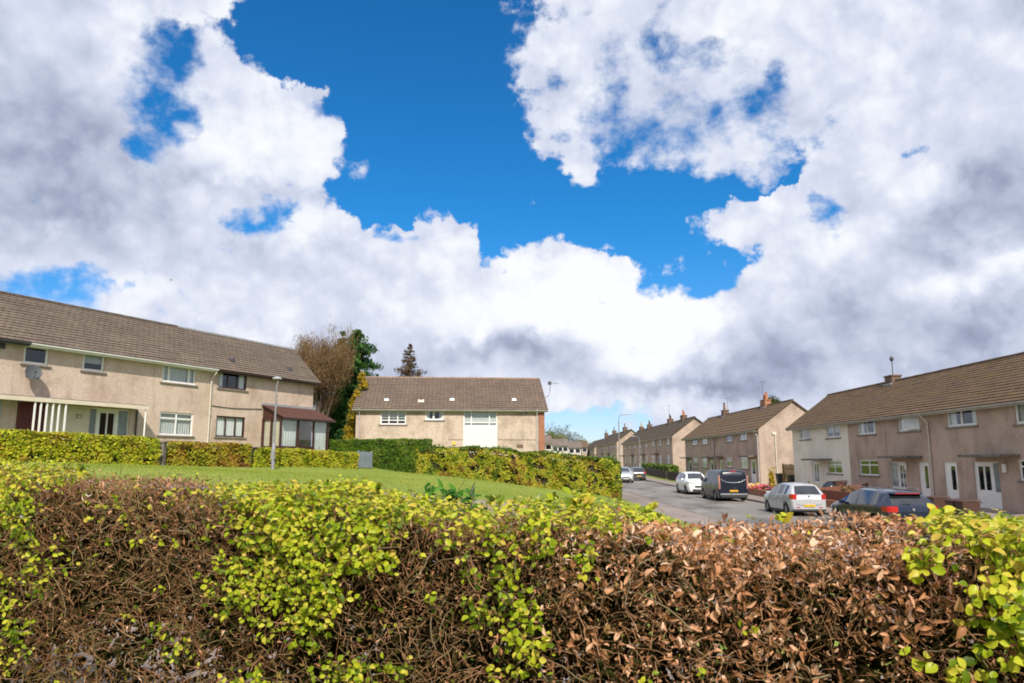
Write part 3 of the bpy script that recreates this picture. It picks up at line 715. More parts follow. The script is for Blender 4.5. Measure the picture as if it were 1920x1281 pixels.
for x_ in fx: m.box(x_-t, x_+t, -pd-t, -pd+t, zs0, zt)
for k in range(3): m.box(fx[k]+t, fx[k+1]-t, -pd-t+.01, -pd+t-.01, zs0, zs0+.55 if k != 2 else zs0+.2); m.box(fx[k]+t, fx[k+1]-t, -pd-t+.01, -pd+t-.01, zt-.1, zt)
for y_ in (-.06, -pd/2): m.box(pa+.03-t, pa+.03+t, y_-t, y_+t, zs0, zt)
m.box(pa+.03-t+.01, pa+.03+t-.01, -pd+t, -.11, zt-.1, zt); m.box(pa+.03-t+.01, pa+.03+t-.01, -pd+t, -.11, zs0, zs0+.55)
m.add([(pa+.03, -.01, zt), (pa+.03, -pd-.2, zt), (pa+.03, -.01, pz1-.06)], [(0, 1, 2)])
pf = m.build('porch_frame', MAT['brownframe'], Cx)
for k in range(3):
    g = MB(); g.quad((fx[k]+t, -pd, zs0+.2), (fx[k+1]-t, -pd, zs0+.2), (fx[k+1]-t, -pd, zt-.1), (fx[k]+t, -pd, zt-.1)); g.build('pane', MAT['glass'], pf)
    if k != 1:
        c = MB(); kk = 12; a_, b_ = fx[k]+t+.03, fx[k+1]-t-.03
        for i in range(kk):
            u0, u1 = a_+(b_-a_)*i/kk, a_+(b_-a_)*(i+1)/kk; c.quad((u0, -pd+.1+.03*(i % 2), zs0+.3), (u1, -pd+.1+.03*((i+1) % 2), zs0+.3), (u1, -pd+.1+.03*((i+1) % 2), zt-.1), (u0, -pd+.1+.03*(i % 2), zt-.1))
        c.build('curtain', MAT['white'], pf)
for y0_, y1_ in ((-pd+t, -pd/2-t), (-pd/2+t, -.12)):
    g = MB(); g.quad((pa+.03, y0_, zs0+.55), (pa+.03, y1_, zs0+.55), (pa+.03, y1_, zt-.1), (pa+.03, y0_, zt-.1)); g.build('pane', MAT['glass'], pf)
    c = MB(); c.quad((pa+.11, y0_, zs0+.55), (pa+.11, y1_, zs0+.55), (pa+.11, y1_, zt-.1), (pa+.11, y0_, zt-.1)); c.build('blind', MAT['cream'], pf)

MAT['ridge_tan'] = plain('buff_ridge_tiles', (.24, .165, .125), .9, .3, 5)
# ---------------- middle block
FM = Face((-10.9, 56.6), R(4.5), .68, 'm')
xm0, xm1 = FM.pt(666.5, 810)[0], FM.pt(1020.3, 810)[0]
def wm(*b): return FM.box(*b)
m1, m2, m3 = wm(713.5, 761.4, 769.6, 796), wm(798, 831.4, 769.6, 787.8), wm(869, 932.3, 770.2, 800.3)
mz = FM.pt(840, 765.5)[1]
Mh = house('flat_block', FM, xm0, xm1, 'harl_mid', 'roof_mid', [m1, m2, m3], depth=8.4, rise=FM.pt(860, 711, 4.2)[1]-mz-.02, wall_h=mz+.06, base=-2.0, ov=(.28, .28), fascia='cream', gutter='gutter_grey', skew=(.35, -.1), ridge='ridge_tan',
           label='roughcast block of flats with tall white window panel behind the green hedges', cat='house', eave=.32)
mz = mz+.06
q = rel(m1, xm0); window(Mh, *q, cols=(.33, .67), tr=.30, fw=.085, curtain='half')
q = rel(m2, xm0); window(Mh, *q, cols=(.45,), curtain='sides')
q = rel(m3, xm0); window(Mh, *q, cols=(.23, .77), tr=.26, fw=.085, curtain='grey', sill=None)  # grey curtain added in place of the pane's pale reflection
pz = FM.pt(900, 841)[1]; m = MB(); m.box(q[0]-.01, q[1]+.01, -.03, -.002, pz-.6, q[2]-.006); wp = m.build('white_panel', MAT['offwhite'], Mh)
for i in range(1, 9): m = MB(); zz_ = q[2]-.02-i*.22; m.box(q[0], q[1], -.034, -.0305, zz_-.006, zz_+.006); m.build('board_joint', MAT['sill'], wp)
sx = FM.pt(920, 824)[0]-xm0
m = MB(); zz = FM.pt(950, 824.6)[1]; m.box(FM.pt(841, 824)[0]-xm0, q[0]-.02, -.018, -.002, zz-.03, zz+.02); m.build('string_course', MAT['sill'], Mh); m = MB(); m.box(q[1]+.02, xm1-xm0-.62, -.018, -.002, zz-.03, zz+.02); m.build('string_course', MAT['sill'], Mh)
bx = FM.box(847.6, 854.4, 827.4, 834.5); q = rel(bx, xm0); m = MB(); m.box(q[0], q[1], -.10, -.003, q[2], q[3]); m.build('alarm_box', MAT.setdefault('yellow', plain('yellow_box', (.65, .45, .09), .5, .05)), Mh, bevel=.02)
bx = FM.pt(986.8, 774.7); m = MB(); m.box(bx[0]-xm0-.06, bx[0]-xm0+.06, -.02, -.003, bx[1]-.08, bx[1]+.08); m.build('air_vent', MAT['darkmetal'], Mh)
bx = FM.box(969, 981, 834, 840); q = rel(bx, xm0); m = MB(); m.box(q[0], q[1], -.02, -.003, q[2], q[3]); m.build('air_vent', MAT['brick_brown'], Mh)
m = MB(); Lm = xm1-xm0; m.box(Lm-.44, Lm+.03, -.06, 8.46, -2.0, mz-.10); m.build('brick_pier', MAT['brick'], Mh)
downpipe(Mh, FM.pt(673.5, 800)[0]-xm0, mz-.12, -1.5, 'pipe_grey', eave=.36); downpipe(Mh, FM.pt(1006.5, 800)[0]-xm0, mz-.12, -1.5, 'pipe_grey', eave=.36, r=.055)
rm = FM.pt(860, 711, 4.2)[1]-(mz-.06)
for px_, py_ in ((725, 751), (847.8, 750.5), (963.8, 751)): roof_vent(Mh, FM, px_, py_, xm0, 'metal', 8.4, rm, mz, w=.19)
rvv = roof_vent(Mh, FM, 789.4, 754, xm0, 'cream', 8.4, rm, mz, w=.24)
vx = [v.co for v in rvv.data.vertices]; m = MB(); cx_, cy_, cz_ = vx[4].x*.5+vx[5].x*.5, vx[4].y+.1, vx[4].z; m.tube([(cx_, cy_, cz_-.05), (cx_, cy_, cz_+.42)], .07, 8); m.build('flue_pipe', MAT['brick_brown'], Mh)
ax, az_ = FM.pt(1031, 735, 4.5); 
m = MB(); ax -= xm0; zt_ = FM.pt(1032, 718.5, 4.5)[1]
m.tube([(ax-.55, 4.5, az_-.6), (ax-.1, 4.5, az_-.3), (ax, 4.5, az_), (ax+.05, 4.5, zt_)], .022, 6); m.tube([(ax-.15, 4.5, zt_), (ax+.75, 4.5, zt_-.04)], .016, 5); m.box(ax-.15, ax+.12, 4.4, 4.6, zt_-.14, zt_+.12); m.build('tv_aerial', MAT['darkmetal'], Mh)

# ---------------- right hand side of the street
def FR(z0): return Face((22.0, 60.0), R(-90), z0, 'r')
F1 = FR(-.50); GR = 'terraced houses on the right of the street'
def xr(F, px, py=850): return F.pt(px, py)[0]
p0, p1, p2, p3 = xr(F1, 1487.5), xr(F1, 1592.5), xr(F1, 1745), 33.0
def win(H, F, x0, b, **k): q = rel(F.box(*b), x0); return window(H, *q, **k)
def hol(F, *bs): return [F.box(*b) for b in bs]
zfl = -.0
# white house
wa, wb, wc = (1499.5, 1520, 802.5, 825), (1548.8, 1574.3, 797, 822), (1551, 1578.6, 864, 888.5)
dw = F1.box(1523, 1536.5, 865, 905); dw = (dw[0], dw[1], 0, dw[3])
H1 = house('terraced_house', F1, p0, p1, 'harl_white', 'roof_right', hol(F1, wa, wb, wc)+[dw], gl=True, gr=False, gutter='gutter_grey', fascia='gutter_grey', gable='harl_gable', ridge='roof_right',
           label='whitewashed end house of the near right terrace', group=GR)
win(H1, F1, p0, wa, cols=(.5,), open_=1, curtain=None); win(H1, F1, p0, wb, cols=(.5,), curtain='half'); win(H1, F1, p0, wc, cols=(.5,), tr=.68, curtain='half')
q = rel(dw, p0); door(H1, *q, glaze=((.18, .45, .35, .92), (.55, .82, .35, .92)))
q = rel(F1.box(1503, 1538.5, 860, 863.5, -.8), p0); canopy(H1, q[0], q[1], q[2], q[3], .85)
# first brown house
wa, wb, wc = (1608, 1641, 784.5, 816), (1683.3, 1723.7, 775, 810), (1611.8, 1647.3, 862, 892)
dz = 2.12; d1 = F1.box(1669.5, 1698.5, 864, 916); d2 = F1.box(1723.9, 1743.4, 866, 928); d1 = (d1[0], d1[1], 0, dz); d2 = (d2[0], min(d2[1], p2-.12), 0, dz)
H2 = house('terraced_house', F1, p1, p2, 'harl_brown', 'roof_right', hol(F1, wa, wb, wc)+[d1, d2], gl=False, gr=False, gutter='gutter_grey', fascia='gutter_grey', ridge='roof_right',
           label='brown roughcast terraced house with chimney, next to the whitewashed house', group=GR)
win(H2, F1, p1, wa, cols=(.5,), curtain='sides'); win(H2, F1, p1, wb, cols=(.45,), open_=1, curtain='sides'); win(H2, F1, p1, wc, cols=(.5,), tr=.66)
q = rel(d1, p1); mid = q[0]+(q[1]-q[0])*.48; sidelight(H2, q[0], mid, q[2], q[3], .75); door(H2, mid, q[1], q[2], q[3], glaze=((.15, .48, .36, .93), (.56, .88, .36, .93)))
q = rel(d2, p1); door(H2, *q, glaze=((.42, .82, .30, .93),))
q = rel(F1.box(1646, 1702, 858.8, 863.0, -.8), p1); canopy(H2, q[0], q[1], 2.33, 2.45, .85)
q = F1.pt(1700.3, 875); m = MB(); m.box(q[0]-p1-.09, q[0]-p1+.09, -.12, -.003, q[1]-.18, q[1]+.18); m.build('wall_lamp', MAT['white'], H2, bevel=.03)
m = MB(); xx = xr(F1, 1663)-p1; m.box(xx-.015, xx+.015, -.006, -.001, -1.0, 4.7); m.build('movement_joint', MAT['concrete'], H2)
chx, chz = F1.pt(1675, 722, 3.15); chimney(H2, chx-p1, 3.15, 4.95+2.38, w=.95, d=.62, h=F1.pt(1675, 704, 3.15)[1]-4.95-2.38-.09, pots=())
cc = [o for o in H2.children if o.name.startswith('chimney')][0]
m = MB(); zt_ = F1.pt(1676, 667, 3.15)[1]; zb_ = F1.pt(1676, 703, 3.15)[1]; cxx = chx-p1+.05; m.tube([(cxx, 3.15, zb_-.1), (cxx, 3.15, zt_-.3)], .03, 8); m.tube([(cxx, 3.15, zt_-.34), (cxx, 3.15, zt_-.25), (cxx, 3.15, zt_-.1), (cxx, 3.15, zt_)], [.05, .12, .13, .04], 10); m.build('flue_cowl', MAT['darkmetal'], cc)
# second brown house
wa, wb, wc = (1775, 1830.3, 762.5, 801.5), (1902, 1955, 744, 796), (1911, 1962, 861, 903)
d3, d4 = F1.box(1771.6, 1795.8, 866, 929), F1.box(1828, 1875.4, 864, 948); d3 = (d3[0], d3[1], 0, dz); d4 = (d4[0], d4[1], 0, dz)
H3 = house('terraced_house', F1, p2, p3, 'harl_brown', 'roof_right', hol(F1, wa, wb, wc)+[d3, d4], gl=False, gr=True, gutter='gutter_grey', fascia='gutter_grey', ridge='roof_right',
           label='brown roughcast terraced house with double glazed white door, cut by the right picture edge', group=GR)
win(H3, F1, p2, wa, cols=(.48,), curtain='sides', fw=.085); win(H3, F1, p2, wb, cols=(.5,), curtain='grey', fw=.085); win(H3, F1, p2, wc, cols=(.5,), tr=.66, fw=.085)
q = rel(d3, p2); door(H3, *q, glaze=((.42, .82, .30, .93),))
q = rel(d4, p2); mid = q[0]+(q[1]-q[0])*.72; door(H3, q[0], mid, q[2], q[3], glaze=((.14, .46, .40, .93), (.56, .88, .40, .93))); sidelight(H3, mid, q[1], q[2], q[3], .75)
q = rel(F1.box(1797, 1879, 858.3, 863.2, -.8), p2); canopy(H3, q[0], q[1], 2.33, 2.45, .85)
q = F1.pt(1886.3, 878); m = MB(); m.box(q[0]-p2-.10, q[0]-p2+.10, -.14, -.003, q[1]-.2, q[1]+.2); m.build('wall_lamp', MAT['white'], H3, bevel=.03)
downpipe(H3, .06, 4.6, -.8)
# second row
F2 = FR(-.25); e0, e2 = xr(F2, 1285), xr(F2, 1424); e1 = xr(F2, 1340)
wins = [(1297, 1306.8, 820.5, 835), (1315.7, 1325.8, 818.5, 834), (1300, 1307.5, 859, 876.5), (1317, 1325.3, 859, 876.5)]
doors = [F2.box(1290.5, 1296, 861, 880), F2.box(1331, 1337, 861, 880)]; doors = [(a, b, 0, 2.1) for a, b, c, d in doors]
G1 = house('terraced_house', F2, e0, e1, 'harl_brown', 'roof_right', hol(F2, *wins)+doors, gl=True, gr=False, gutter='gutter_grey', fascia='gutter_grey', ridge='roof_right', gable='harl_gable', fine=False,
           label='far house of the second row with mossy roof and dark chimney pots, behind the van', group=GR)
for i, b in enumerate(wins): win(G1, F2, e0, b, cols=(.5,), tr=.66 if i > 1 else None, curtain='net' if i % 2 else None, fw=.11)
for d in doors: q = rel(d, e0); door(G1, *q, glaze=((.2, .8, .4, .93),)); canopy(G1, q[0]-1.0, q[1]+.4, 2.33, 2.45, .8)
wins = [(1360.5, 1372.5, 811, 829), (1385.8, 1400, 807.5, 826.5), (1362, 1373, 858, 876), (1388, 1402, 857.5, 879)]
doors = [F2.box(1349, 1355.5, 861, 880), F2.box(1407, 1417.3, 861, 898)]; doors = [(a, b, 0, 2.1) for a, b, c, d in doors]
G2 = house('terraced_house', F2, e1, e2, 'harl_brown', 'roof_right', hol(F2, *wins)+doors, gl=False, gr=True, gutter='gutter_grey', fascia='gutter_grey', ridge='roof_right', gable='harl_gable', ov=(.28, .2), fine=False,
           label='near house of the second row with orange chimney pots and tall pink roughcast gable', group=GR)
for i, b in enumerate(wins): win(G2, F2, e1, b, cols=(.5,), tr=.66 if i > 1 else None, curtain='net' if i % 2 else None, fw=.10)
for d in doors: q = rel(d, e1); door(G2, *q, glaze=((.2, .8, .4, .93),)); canopy(G2, q[0]-.9, q[1]+.4, 2.33, 2.45, .8)
downpipe(G2, .05, 4.6, -1.0, 'pipe_grey', r=.07); downpipe(G2, e2-e1-.1, 4.6, -1.0, 'pipe_grey', r=.05)
m = MB(); Lg = e2-e1; m.tube([(Lg+.08, 1.45, 4.3), (Lg+.08, 1.45, -1.2)], .05, 8); m.box(Lg+.002, Lg+.12, 1.2, 1.55, 4.3, 4.5); m.build('soil_pipe', MAT['pipe_cream'], G2)
c1x = F2.pt(1359.5, 775, 3.15)[0]; chimney(G1 if c1x < e1 else G2, c1x-(e0 if c1x < e1 else e1), 3.15, 4.95+2.38, w=1.1, d=.6, h=.5, pots=((-.25, 'pot_brown', .9), (.25, 'pot_cream', .5)), mat='brick_brown')
c2x = F2.pt(1436, 760, 3.15)[0]; chimney(G2, c2x-e1, 3.15, 4.95+2.38, w=1.3, d=.6, h=.55, pots=((-.3, 'pot_orange', .55), (.25, 'pot_orange', .75)), mat='brick')
aerial(G2, c2x-e1-.7, 3.15, 7.3, 9.9, 1.0, .4); aerial(G1, c1x-e0+1.2, 3.15, 7.3, 9.3, 1.0, .4)
# rows further up the street
def far_row(F, pxl, pxr, n, name_lbl, wall='harl_brown', gable='harl_gable', roof='roof_dark', chim=(), sun=True, per=2, fr=.8):
    a, b = xr(F, pxl, 845), xr(F, pxr, 845); hs = []
    for i in range(n):
        x0, x1 = a+(b-a)*i/n, a+(b-a)*(i+1)/n; L = x1-x0
        hol_ = []; 
        for k in range(per):
            c = x0+L*(k+.5)/per; hol_.append((c-fr, c+fr, 3.62, 4.68)); hol_.append((c-fr-.1, c+fr-.1, 1.0, 2.2))
        dd = [(x0+.3, x0+1.25, 0, 2.1)]
        h = house('terraced_house', F, x0, x1, wall, roof, hol_+dd, gl=(i == 0), gr=(i == n-1), gutter='gutter_grey', fascia='gutter_grey', gable=gable, ridge=roof, fine=False, label=name_lbl[i], group=GR)
        for j, w_ in enumerate(hol_): q = rel(w_, x0); window(h, *q, cols=(.5,), tr=None if j % 2 == 0 else .66, fw=.17, curtain='net' if (i+j) % 3 else 'half')
        q = rel(dd[0], x0); door(h, *q, glaze=((.2, .8, .4, .93),)); canopy(h, .0+.02, 1.9, 2.33, 2.50, 1.0)
        if i: downpipe(h, .0, 4.6, -1, 'pipe_grey', r=.07)
        hs.append(h)
    return a, b, hs
F3 = FR(.42)
a3, b3, R3 = far_row(F3, 1168, 1261, 4, ['farthest house of the third row, beside the street lamp', 'third row house two from the tall lamp, with a dark pot chimney', 'third row house with twin white upper windows, one short of the gable end', 'gable end house of the third row, above the green hedge by the parked cars'])
for px_, py_, pt_, pots in ((1203, 808, 796, 'pot_cream'), (1218, 804, 793, 'pot_brown'), (1257, 797, 786, 'pot_brown'), (1282, 788, 783, 'pot_orange')):
    s, z = F3.pt(px_, py_, 3.15)
    for h in R3:
        o0 = h['_x0']
        if h is R3[-1] or s < o0+(b3-a3)/4: 
            chimney(h, s-o0, 3.15, 7.33, w=1.5, d=.7, h=.55, pots=((-.35, pots, .8), (.35, pots, .5)), mat='brick_brown', flash=False); break
aerial(R3[3], F3.pt(1255, 785, 3.15)[0]-R3[3]['_x0'], 3.15, 7.3, 10.2, 1.6)
F4 = FR(1.06)
a4, b4, R4 = far_row(F4, 1118, 1156.5, 3, ['distant row house with dark roof, left of the tall street lamp', 'distant grey brown row house in the middle of the fourth row', 'distant row house whose pale gable stands behind the tall street lamp'], fr=1.0)
for px_, py_ in ((1137, 822), (1152, 815), (1172, 809)):
    s, z = F4.pt(px_, py_, 3.15)
    for h in R4:
        if h is R4[-1] or s < h['_x0']+(b4-a4)/3:
            chimney(h, s-h['_x0'], 3.15, 7.33, w=1.9, d=.8, h=.8, pots=((-.35, 'pot_brown', .9),), mat='brick_brown', flash=False); break
F5 = FR(.55)
a5, b5, R5 = far_row(F5, 1094, 1114, 2, ['orange toned far house at the very end of the street row', 'far house next to the last one at the end of the street row'], wall='harl_gable', fr=1.2)
# ------------------------------------------------------------------ terrain, street
def zroad(Y):
    return float(np.interp(Y, [-20, 0, 20, 37, 48, 60, 74, 90, 104, 125, 150, 180, 220, 400, 2000], [-1.15, -1.12, -1.08, -.98, -.92, -.82, -.70, -.52, -.25, .0, .3, .6, .5, .4, .4]))
XP0, XR0, XR1, XP1 = 7.3, 9.2, 15.6, 17.5
def wpt(px, py, Y):
    p = atY(px, py, Y); return (p.x, p.y, p.z)
CTRL = [wpt(0, 866, 26.2), wpt(298, 873, 32), wpt(470, 877, 36.7), wpt(672, 880, 44.4), wpt(740, 884, 46), wpt(790, 889, 44.5), wpt(1000, 913, 45), wpt(1150, 933, 46),
        wpt(600, 905, 22), wpt(200, 882, 18), wpt(900, 926, 24), wpt(1040, 943, 24), wpt(1100, 948, 30), wpt(1165, 953, 38), wpt(600, 888, 34), wpt(900, 905, 38),
        (0, 0, 0), (-4, 5, .1), (3, 4, -.05), (-1, 9, .15), (4, 12, -.3), (-8, 9, .6), (0, 15, .25), (-6, 15, .75), (6.3, 20, -.9), (7, 8, -.75), (6.6, 30, -.85), (7.2, 42, -.93), (7.2, 52, -.88), (6, 70, -.4), (7, 100, -.2),
        (-16.9, 41.4, 2.02), (-21.3, 32.2, 2.02), (-13.2, 49.2, 2.02), (-18, 52, 2.2), (-30, 45, 2.4), (-11, 56.5, .68), (3, 57.4, .3), (-20, 70, 1.6), (0, 80, .4), (-45, 60, 3), (-45, 20, 2.6), (-25, 18, 1.7), (-20, 5, 1.2), (-10, -10, .2), (-50, 120, 4), (-20, 120, 2.4), (0, 130, .8), (6, 150, .5), (-60, -10, 2), (7, -10, -1.0)]
_C = np.array(CTRL)
def _tps(r2): return np.where(r2 > 1e-9, r2*np.log(np.maximum(r2, 1e-9))*.5, 0)
_n = len(_C); _K = np.zeros((_n+3, _n+3)); _d = ((_C[:, None, :2]-_C[None, :, :2])**2).sum(-1)
_K[:_n, :_n] = _tps(_d)+np.eye(_n)*.5; _K[:_n, _n] = 1; _K[:_n, _n+1:] = _C[:, :2]; _K[_n, :_n] = 1; _K[_n+1:, :_n] = _C[:, :2].T
_W = np.linalg.solve(_K, np.concatenate([_C[:, 2], [0, 0, 0]]))
def ss(a, b, x): 
    t = min(1, max(0, (x-a)/(b-a))); return t*t*(3-2*t)
def zfloor(Y): return float(np.interp(Y, [-50, 60, 66, 97, 103, 151, 157, 186, 190, 400], [-.55, -.55, -.3, -.3, .37, .37, 1.0, 1.0, .5, .5]))
def zt(X, Y):
    x, y = max(-60, min(X, 8)), max(-12, min(Y, 150))
    r2 = (_C[:, 0]-x)**2+(_C[:, 1]-y)**2
    z = float(_tps(r2)@_W[:_n]+_W[_n]+_W[_n+1]*x+_W[_n+2]*y)
    if Y > 150: z += (.8-z)*ss(150, 400, Y)
    if X < -60: z += (2.0-z)*ss(60, 400, -X)
    zr = zroad(Y)
    k = ss(5.6, XP0-.05, X); z = z*(1-k)+(zr+.115)*k
    if X > XP1: z = (zr+.12)+(zfloor(Y)-zr-.12)*ss(XP1+.1, 21.5, X)
    elif X > XP0+.01: z = zr-.08
    return z
xs = sorted(set([-900, -600, -400, -260, -180, -130, -95, -75]+[round(v, 3) for v in np.arange(-62, -30, 2.5)]+[round(v, 3) for v in np.arange(-30, 5.4, .75)]+[5.6, 6, 6.4, 6.8, 7.1, XP0, XP0+.04, XP1-.04, XP1, 17.7, 18.4, 19.2, 20, 21, 22, 23, 26, 30, 40, 60, 90, 150, 250, 400, 600, 900]))
ys = sorted(set([-60, -30, -14, -8, -4]+[round(v, 3) for v in np.arange(-2, 56, .8)]+[round(v, 3) for v in np.arange(56, 110, 3)]+[112, 120, 130, 140, 150, 165, 180, 200, 225, 260, 300, 360, 450, 600, 900, 1500, 2600]))
vs = [(x, y, zt(x, y)) for y in ys for x in xs]; nx = len(xs)
fs = [(j*nx+i, j*nx+i+1, (j+1)*nx+i+1, (j+1)*nx+i) for j in range(len(ys)-1) for i in range(nx-1)]
def m_grass():
    n = NT('lawn_grass'); p = n.pos()
    a = n.noise(p, .35, 4, .6); b = n.noise(p, 2.6, 6, .75); c = n.noise(n.scale(p, (1, 1, 1)), 60, 3, .7)
    col = n.mix(n.ramp(a, [(.35, (0, 0, 0)), (.65, (1, 1, 1))]), (.195, .260, .042), (.275, .318, .062))
    col = n.mix(n.ramp(b, [(.42, (0, 0, 0)), (.62, (.85,)*3)]), col, (.115, .185, .030))
    col = n.mix(n.ramp(c, [(.45, (0, 0, 0)), (.7, (.55,)*3)]), col, (.32, .32, .11))
    n.col(col).rough(.95).set(Specular_IOR_Level=.1); n.bump(c, .03, .7); return n.m
MAT['grass'] = m_grass()
g = MB(); g.add(vs, fs, smooth=True); tag(g.build('ground', MAT['grass']), kind='structure')
def m_asphalt(name, c, c2, sc=70, crack=True, patch=.5):
    n = NT(name); p = n.pos(); a = n.noise(p, sc, 3, .7); b = n.noise(n.scale(p, (1, .22, 1)), .8, 5, .6); d = n.noise(p, .25, 4, .6)
    col = n.mix(n.ramp(a, [(.35, (0, 0, 0)), (.65, (1, 1, 1))]), c, c2)
    col = n.mix(n.ramp(b, [(.48, (0, 0, 0)), (.62, (patch,)*3)]), col, tuple(v*.55 for v in c))
    col = n.mix(n.ramp(d, [(.5, (0, 0, 0)), (.6, (patch*.6,)*3)]), col, tuple(v*1.35 for v in c2))
    n.col(col).rough(.85); n.bump(a, .006, .5); return n.m
MAT['asphalt'] = m_asphalt('worn_asphalt', (.135, .124, .116), (.225, .207, .193), patch=.8)
MAT['paving'] = m_asphalt('pavement_tarmac', (.19, .155, .137), (.28, .235, .21), 50, patch=.35)
MAT['kerb'] = plain('concrete_kerb', (.20, .18, .16), .9, .3, 3)
yy = [-14]+[round(v, 2) for v in np.arange(-10, 110, 2)]+[115, 125, 135, 150, 165, 180, 200, 220, 260, 330, 420]
def strip(name, x0, x1, dz, mat, skirt=0.0, camber=0.0):
    m = MB(); k = 5 if camber else 2; vs = []; fs = []
    for y in yy:
        for i in range(k):
            t = i/(k-1); vs.append((x0+(x1-x0)*t, y, zroad(y)+dz+camber*(1-(2*t-1)**2)))
    for j in range(len(yy)-1):
        for i in range(k-1): fs.append((j*k+i, j*k+i+1, (j+1)*k+i+1, (j+1)*k+i))
    m.add(vs, fs, smooth=True)
    if skirt:
        for xx, s in ((x0, -1), (x1, 1)):
            for j in range(len(yy)-1):
                a, b = yy[j], yy[j+1]
                q = [(xx, a, zroad(a)+dz), (xx, b, zroad(b)+dz), (xx, b, zroad(b)+dz-skirt), (xx, a, zroad(a)+dz-skirt)]
                m.add(q, [(0, 1, 2, 3)])
    return tag(m.build(name, MAT[mat]), kind='structure')
strip('road', XR0-.05, XR1+.05, 0.0, 'asphalt', camber=.06)
strip('pavement', XP0, XR0-.13, .10, 'paving'); strip('pavement', XR1+.13, XP1, .10, 'paving')
strip('kerb', XR0-.13, XR0, .115, 'kerb', skirt=.2); strip('kerb', XR1, XR1+.13, .115, 'kerb', skirt=.2)
# tarmac path crossing behind the near hedge, bordered by bare soil
MAT['soil'] = plain('bare_soil', (.20, .105, .055), .95, .35, 6)
def ribbon(name, pts, w, dz, mat, jag=0.0):
    m = MB(); vs = []; P = [Vector(p) for p in pts]; Q = []
    for i in range(len(P)-1):
        for k in range(8): Q.append(P[i].lerp(P[i+1], k/8))
    Q.append(P[-1]); K = 5
    for i, p in enumerate(Q):
        t = (Q[min(i+1, len(Q)-1)]-Q[max(i-1, 0)]).normalized(); nrm = Vector((-t.y, t.x))
        for j in range(K):
            o = (j/(K-1)-.5)*w; o += (jag*mnoise.noise((i*.6, j*3., 0)) if j in (0, K-1) else 0)
            x, y = p.x+nrm.x*o, p.y+nrm.y*o; vs.append((x, y, zt(x, y)+dz))
    m.add(vs, [(i*K+j, i*K+j+1, (i+1)*K+j+1, (i+1)*K+j) for i in range(len(Q)-1) for j in range(K-1)], smooth=True)
    return tag(m.build(name, MAT[mat]), kind='structure')
pp = [(-14, 12), (-8, 14.5), (-4, 17), (-1.2, 19.3), (1.2, 19.6), (4.2, 19.0), (7.0, 18.0)]
ribbon('pavement', [(-14, 6.5), (-6, 6.0), (0, 5.2), (4.5, 4.2), (7.3, 3.0)], 3.2, .06, 'paving', .05)
ribbon('soil', pp, 4.0, .035, 'soil', .5); ribbon('path', pp, 3.2, .05, 'paving', .08)
# visible blades on the lawn
def grass_blades(n=60000):
    P = []
    r = RNG
    Y = r.uniform(15, 48, n*3); X = r.uniform(-.62, .20, n*3)*Y
    keep = (X < 6.9); X, Y = X[keep][:n], Y[keep][:n]
    # lookup height by bilinear grid
    gx = np.arange(-32, 8, .8); gy = np.arange(14, 50, .8)
    G = np.array([[zt(x, y) for x in gx] for y in gy])
    fx = np.clip((X-gx[0])/.8, 0, len(gx)-1.001); fy = np.clip((Y-gy[0])/.8, 0, len(gy)-1.001)
    ix, iy = fx.astype(int), fy.astype(int); tx, ty = fx-ix, fy-iy
    Z = (G[iy, ix]*(1-tx)+G[iy, ix+1]*tx)*(1-ty)+(G[iy+1, ix]*(1-tx)+G[iy+1, ix+1]*tx)*ty
    N = len(X); th = r.uniform(0, 2*np.pi, N); w = r.uniform(.006, .014, N); h = r.uniform(.02, .06, N)*(1+.8*(r.random(N) < .03)); ln = r.normal(0, .02, (N, 2))
    V_ = np.zeros((N, 3, 3)); V_[:, 0] = np.stack([X-np.cos(th)*w, Y-np.sin(th)*w, Z-.01], 1); V_[:, 1] = np.stack([X+np.cos(th)*w, Y+np.sin(th)*w, Z-.01], 1)
    V_[:, 2] = np.stack([X+ln[:, 0], Y+ln[:, 1], Z+h], 1)
    # leave out the path and the hedge bases
    return V_.reshape(-1, 3), np.arange(N*3).reshape(-1, 3), r.random(N)
MAT['blade'] = m_leaf('grass_blades', [(.12, .19, .025), (.20, .275, .04), (.29, .33, .06), (.36, .36, .09)], .35, .6, .3, .5)
v, f, a = grass_blades()
tag(mesh_np('grass', v, f, MAT['blade'], attrs={'rnd': a}), 'short sunlit grass of the lawn between the hedges', 'grass', kind='stuff')
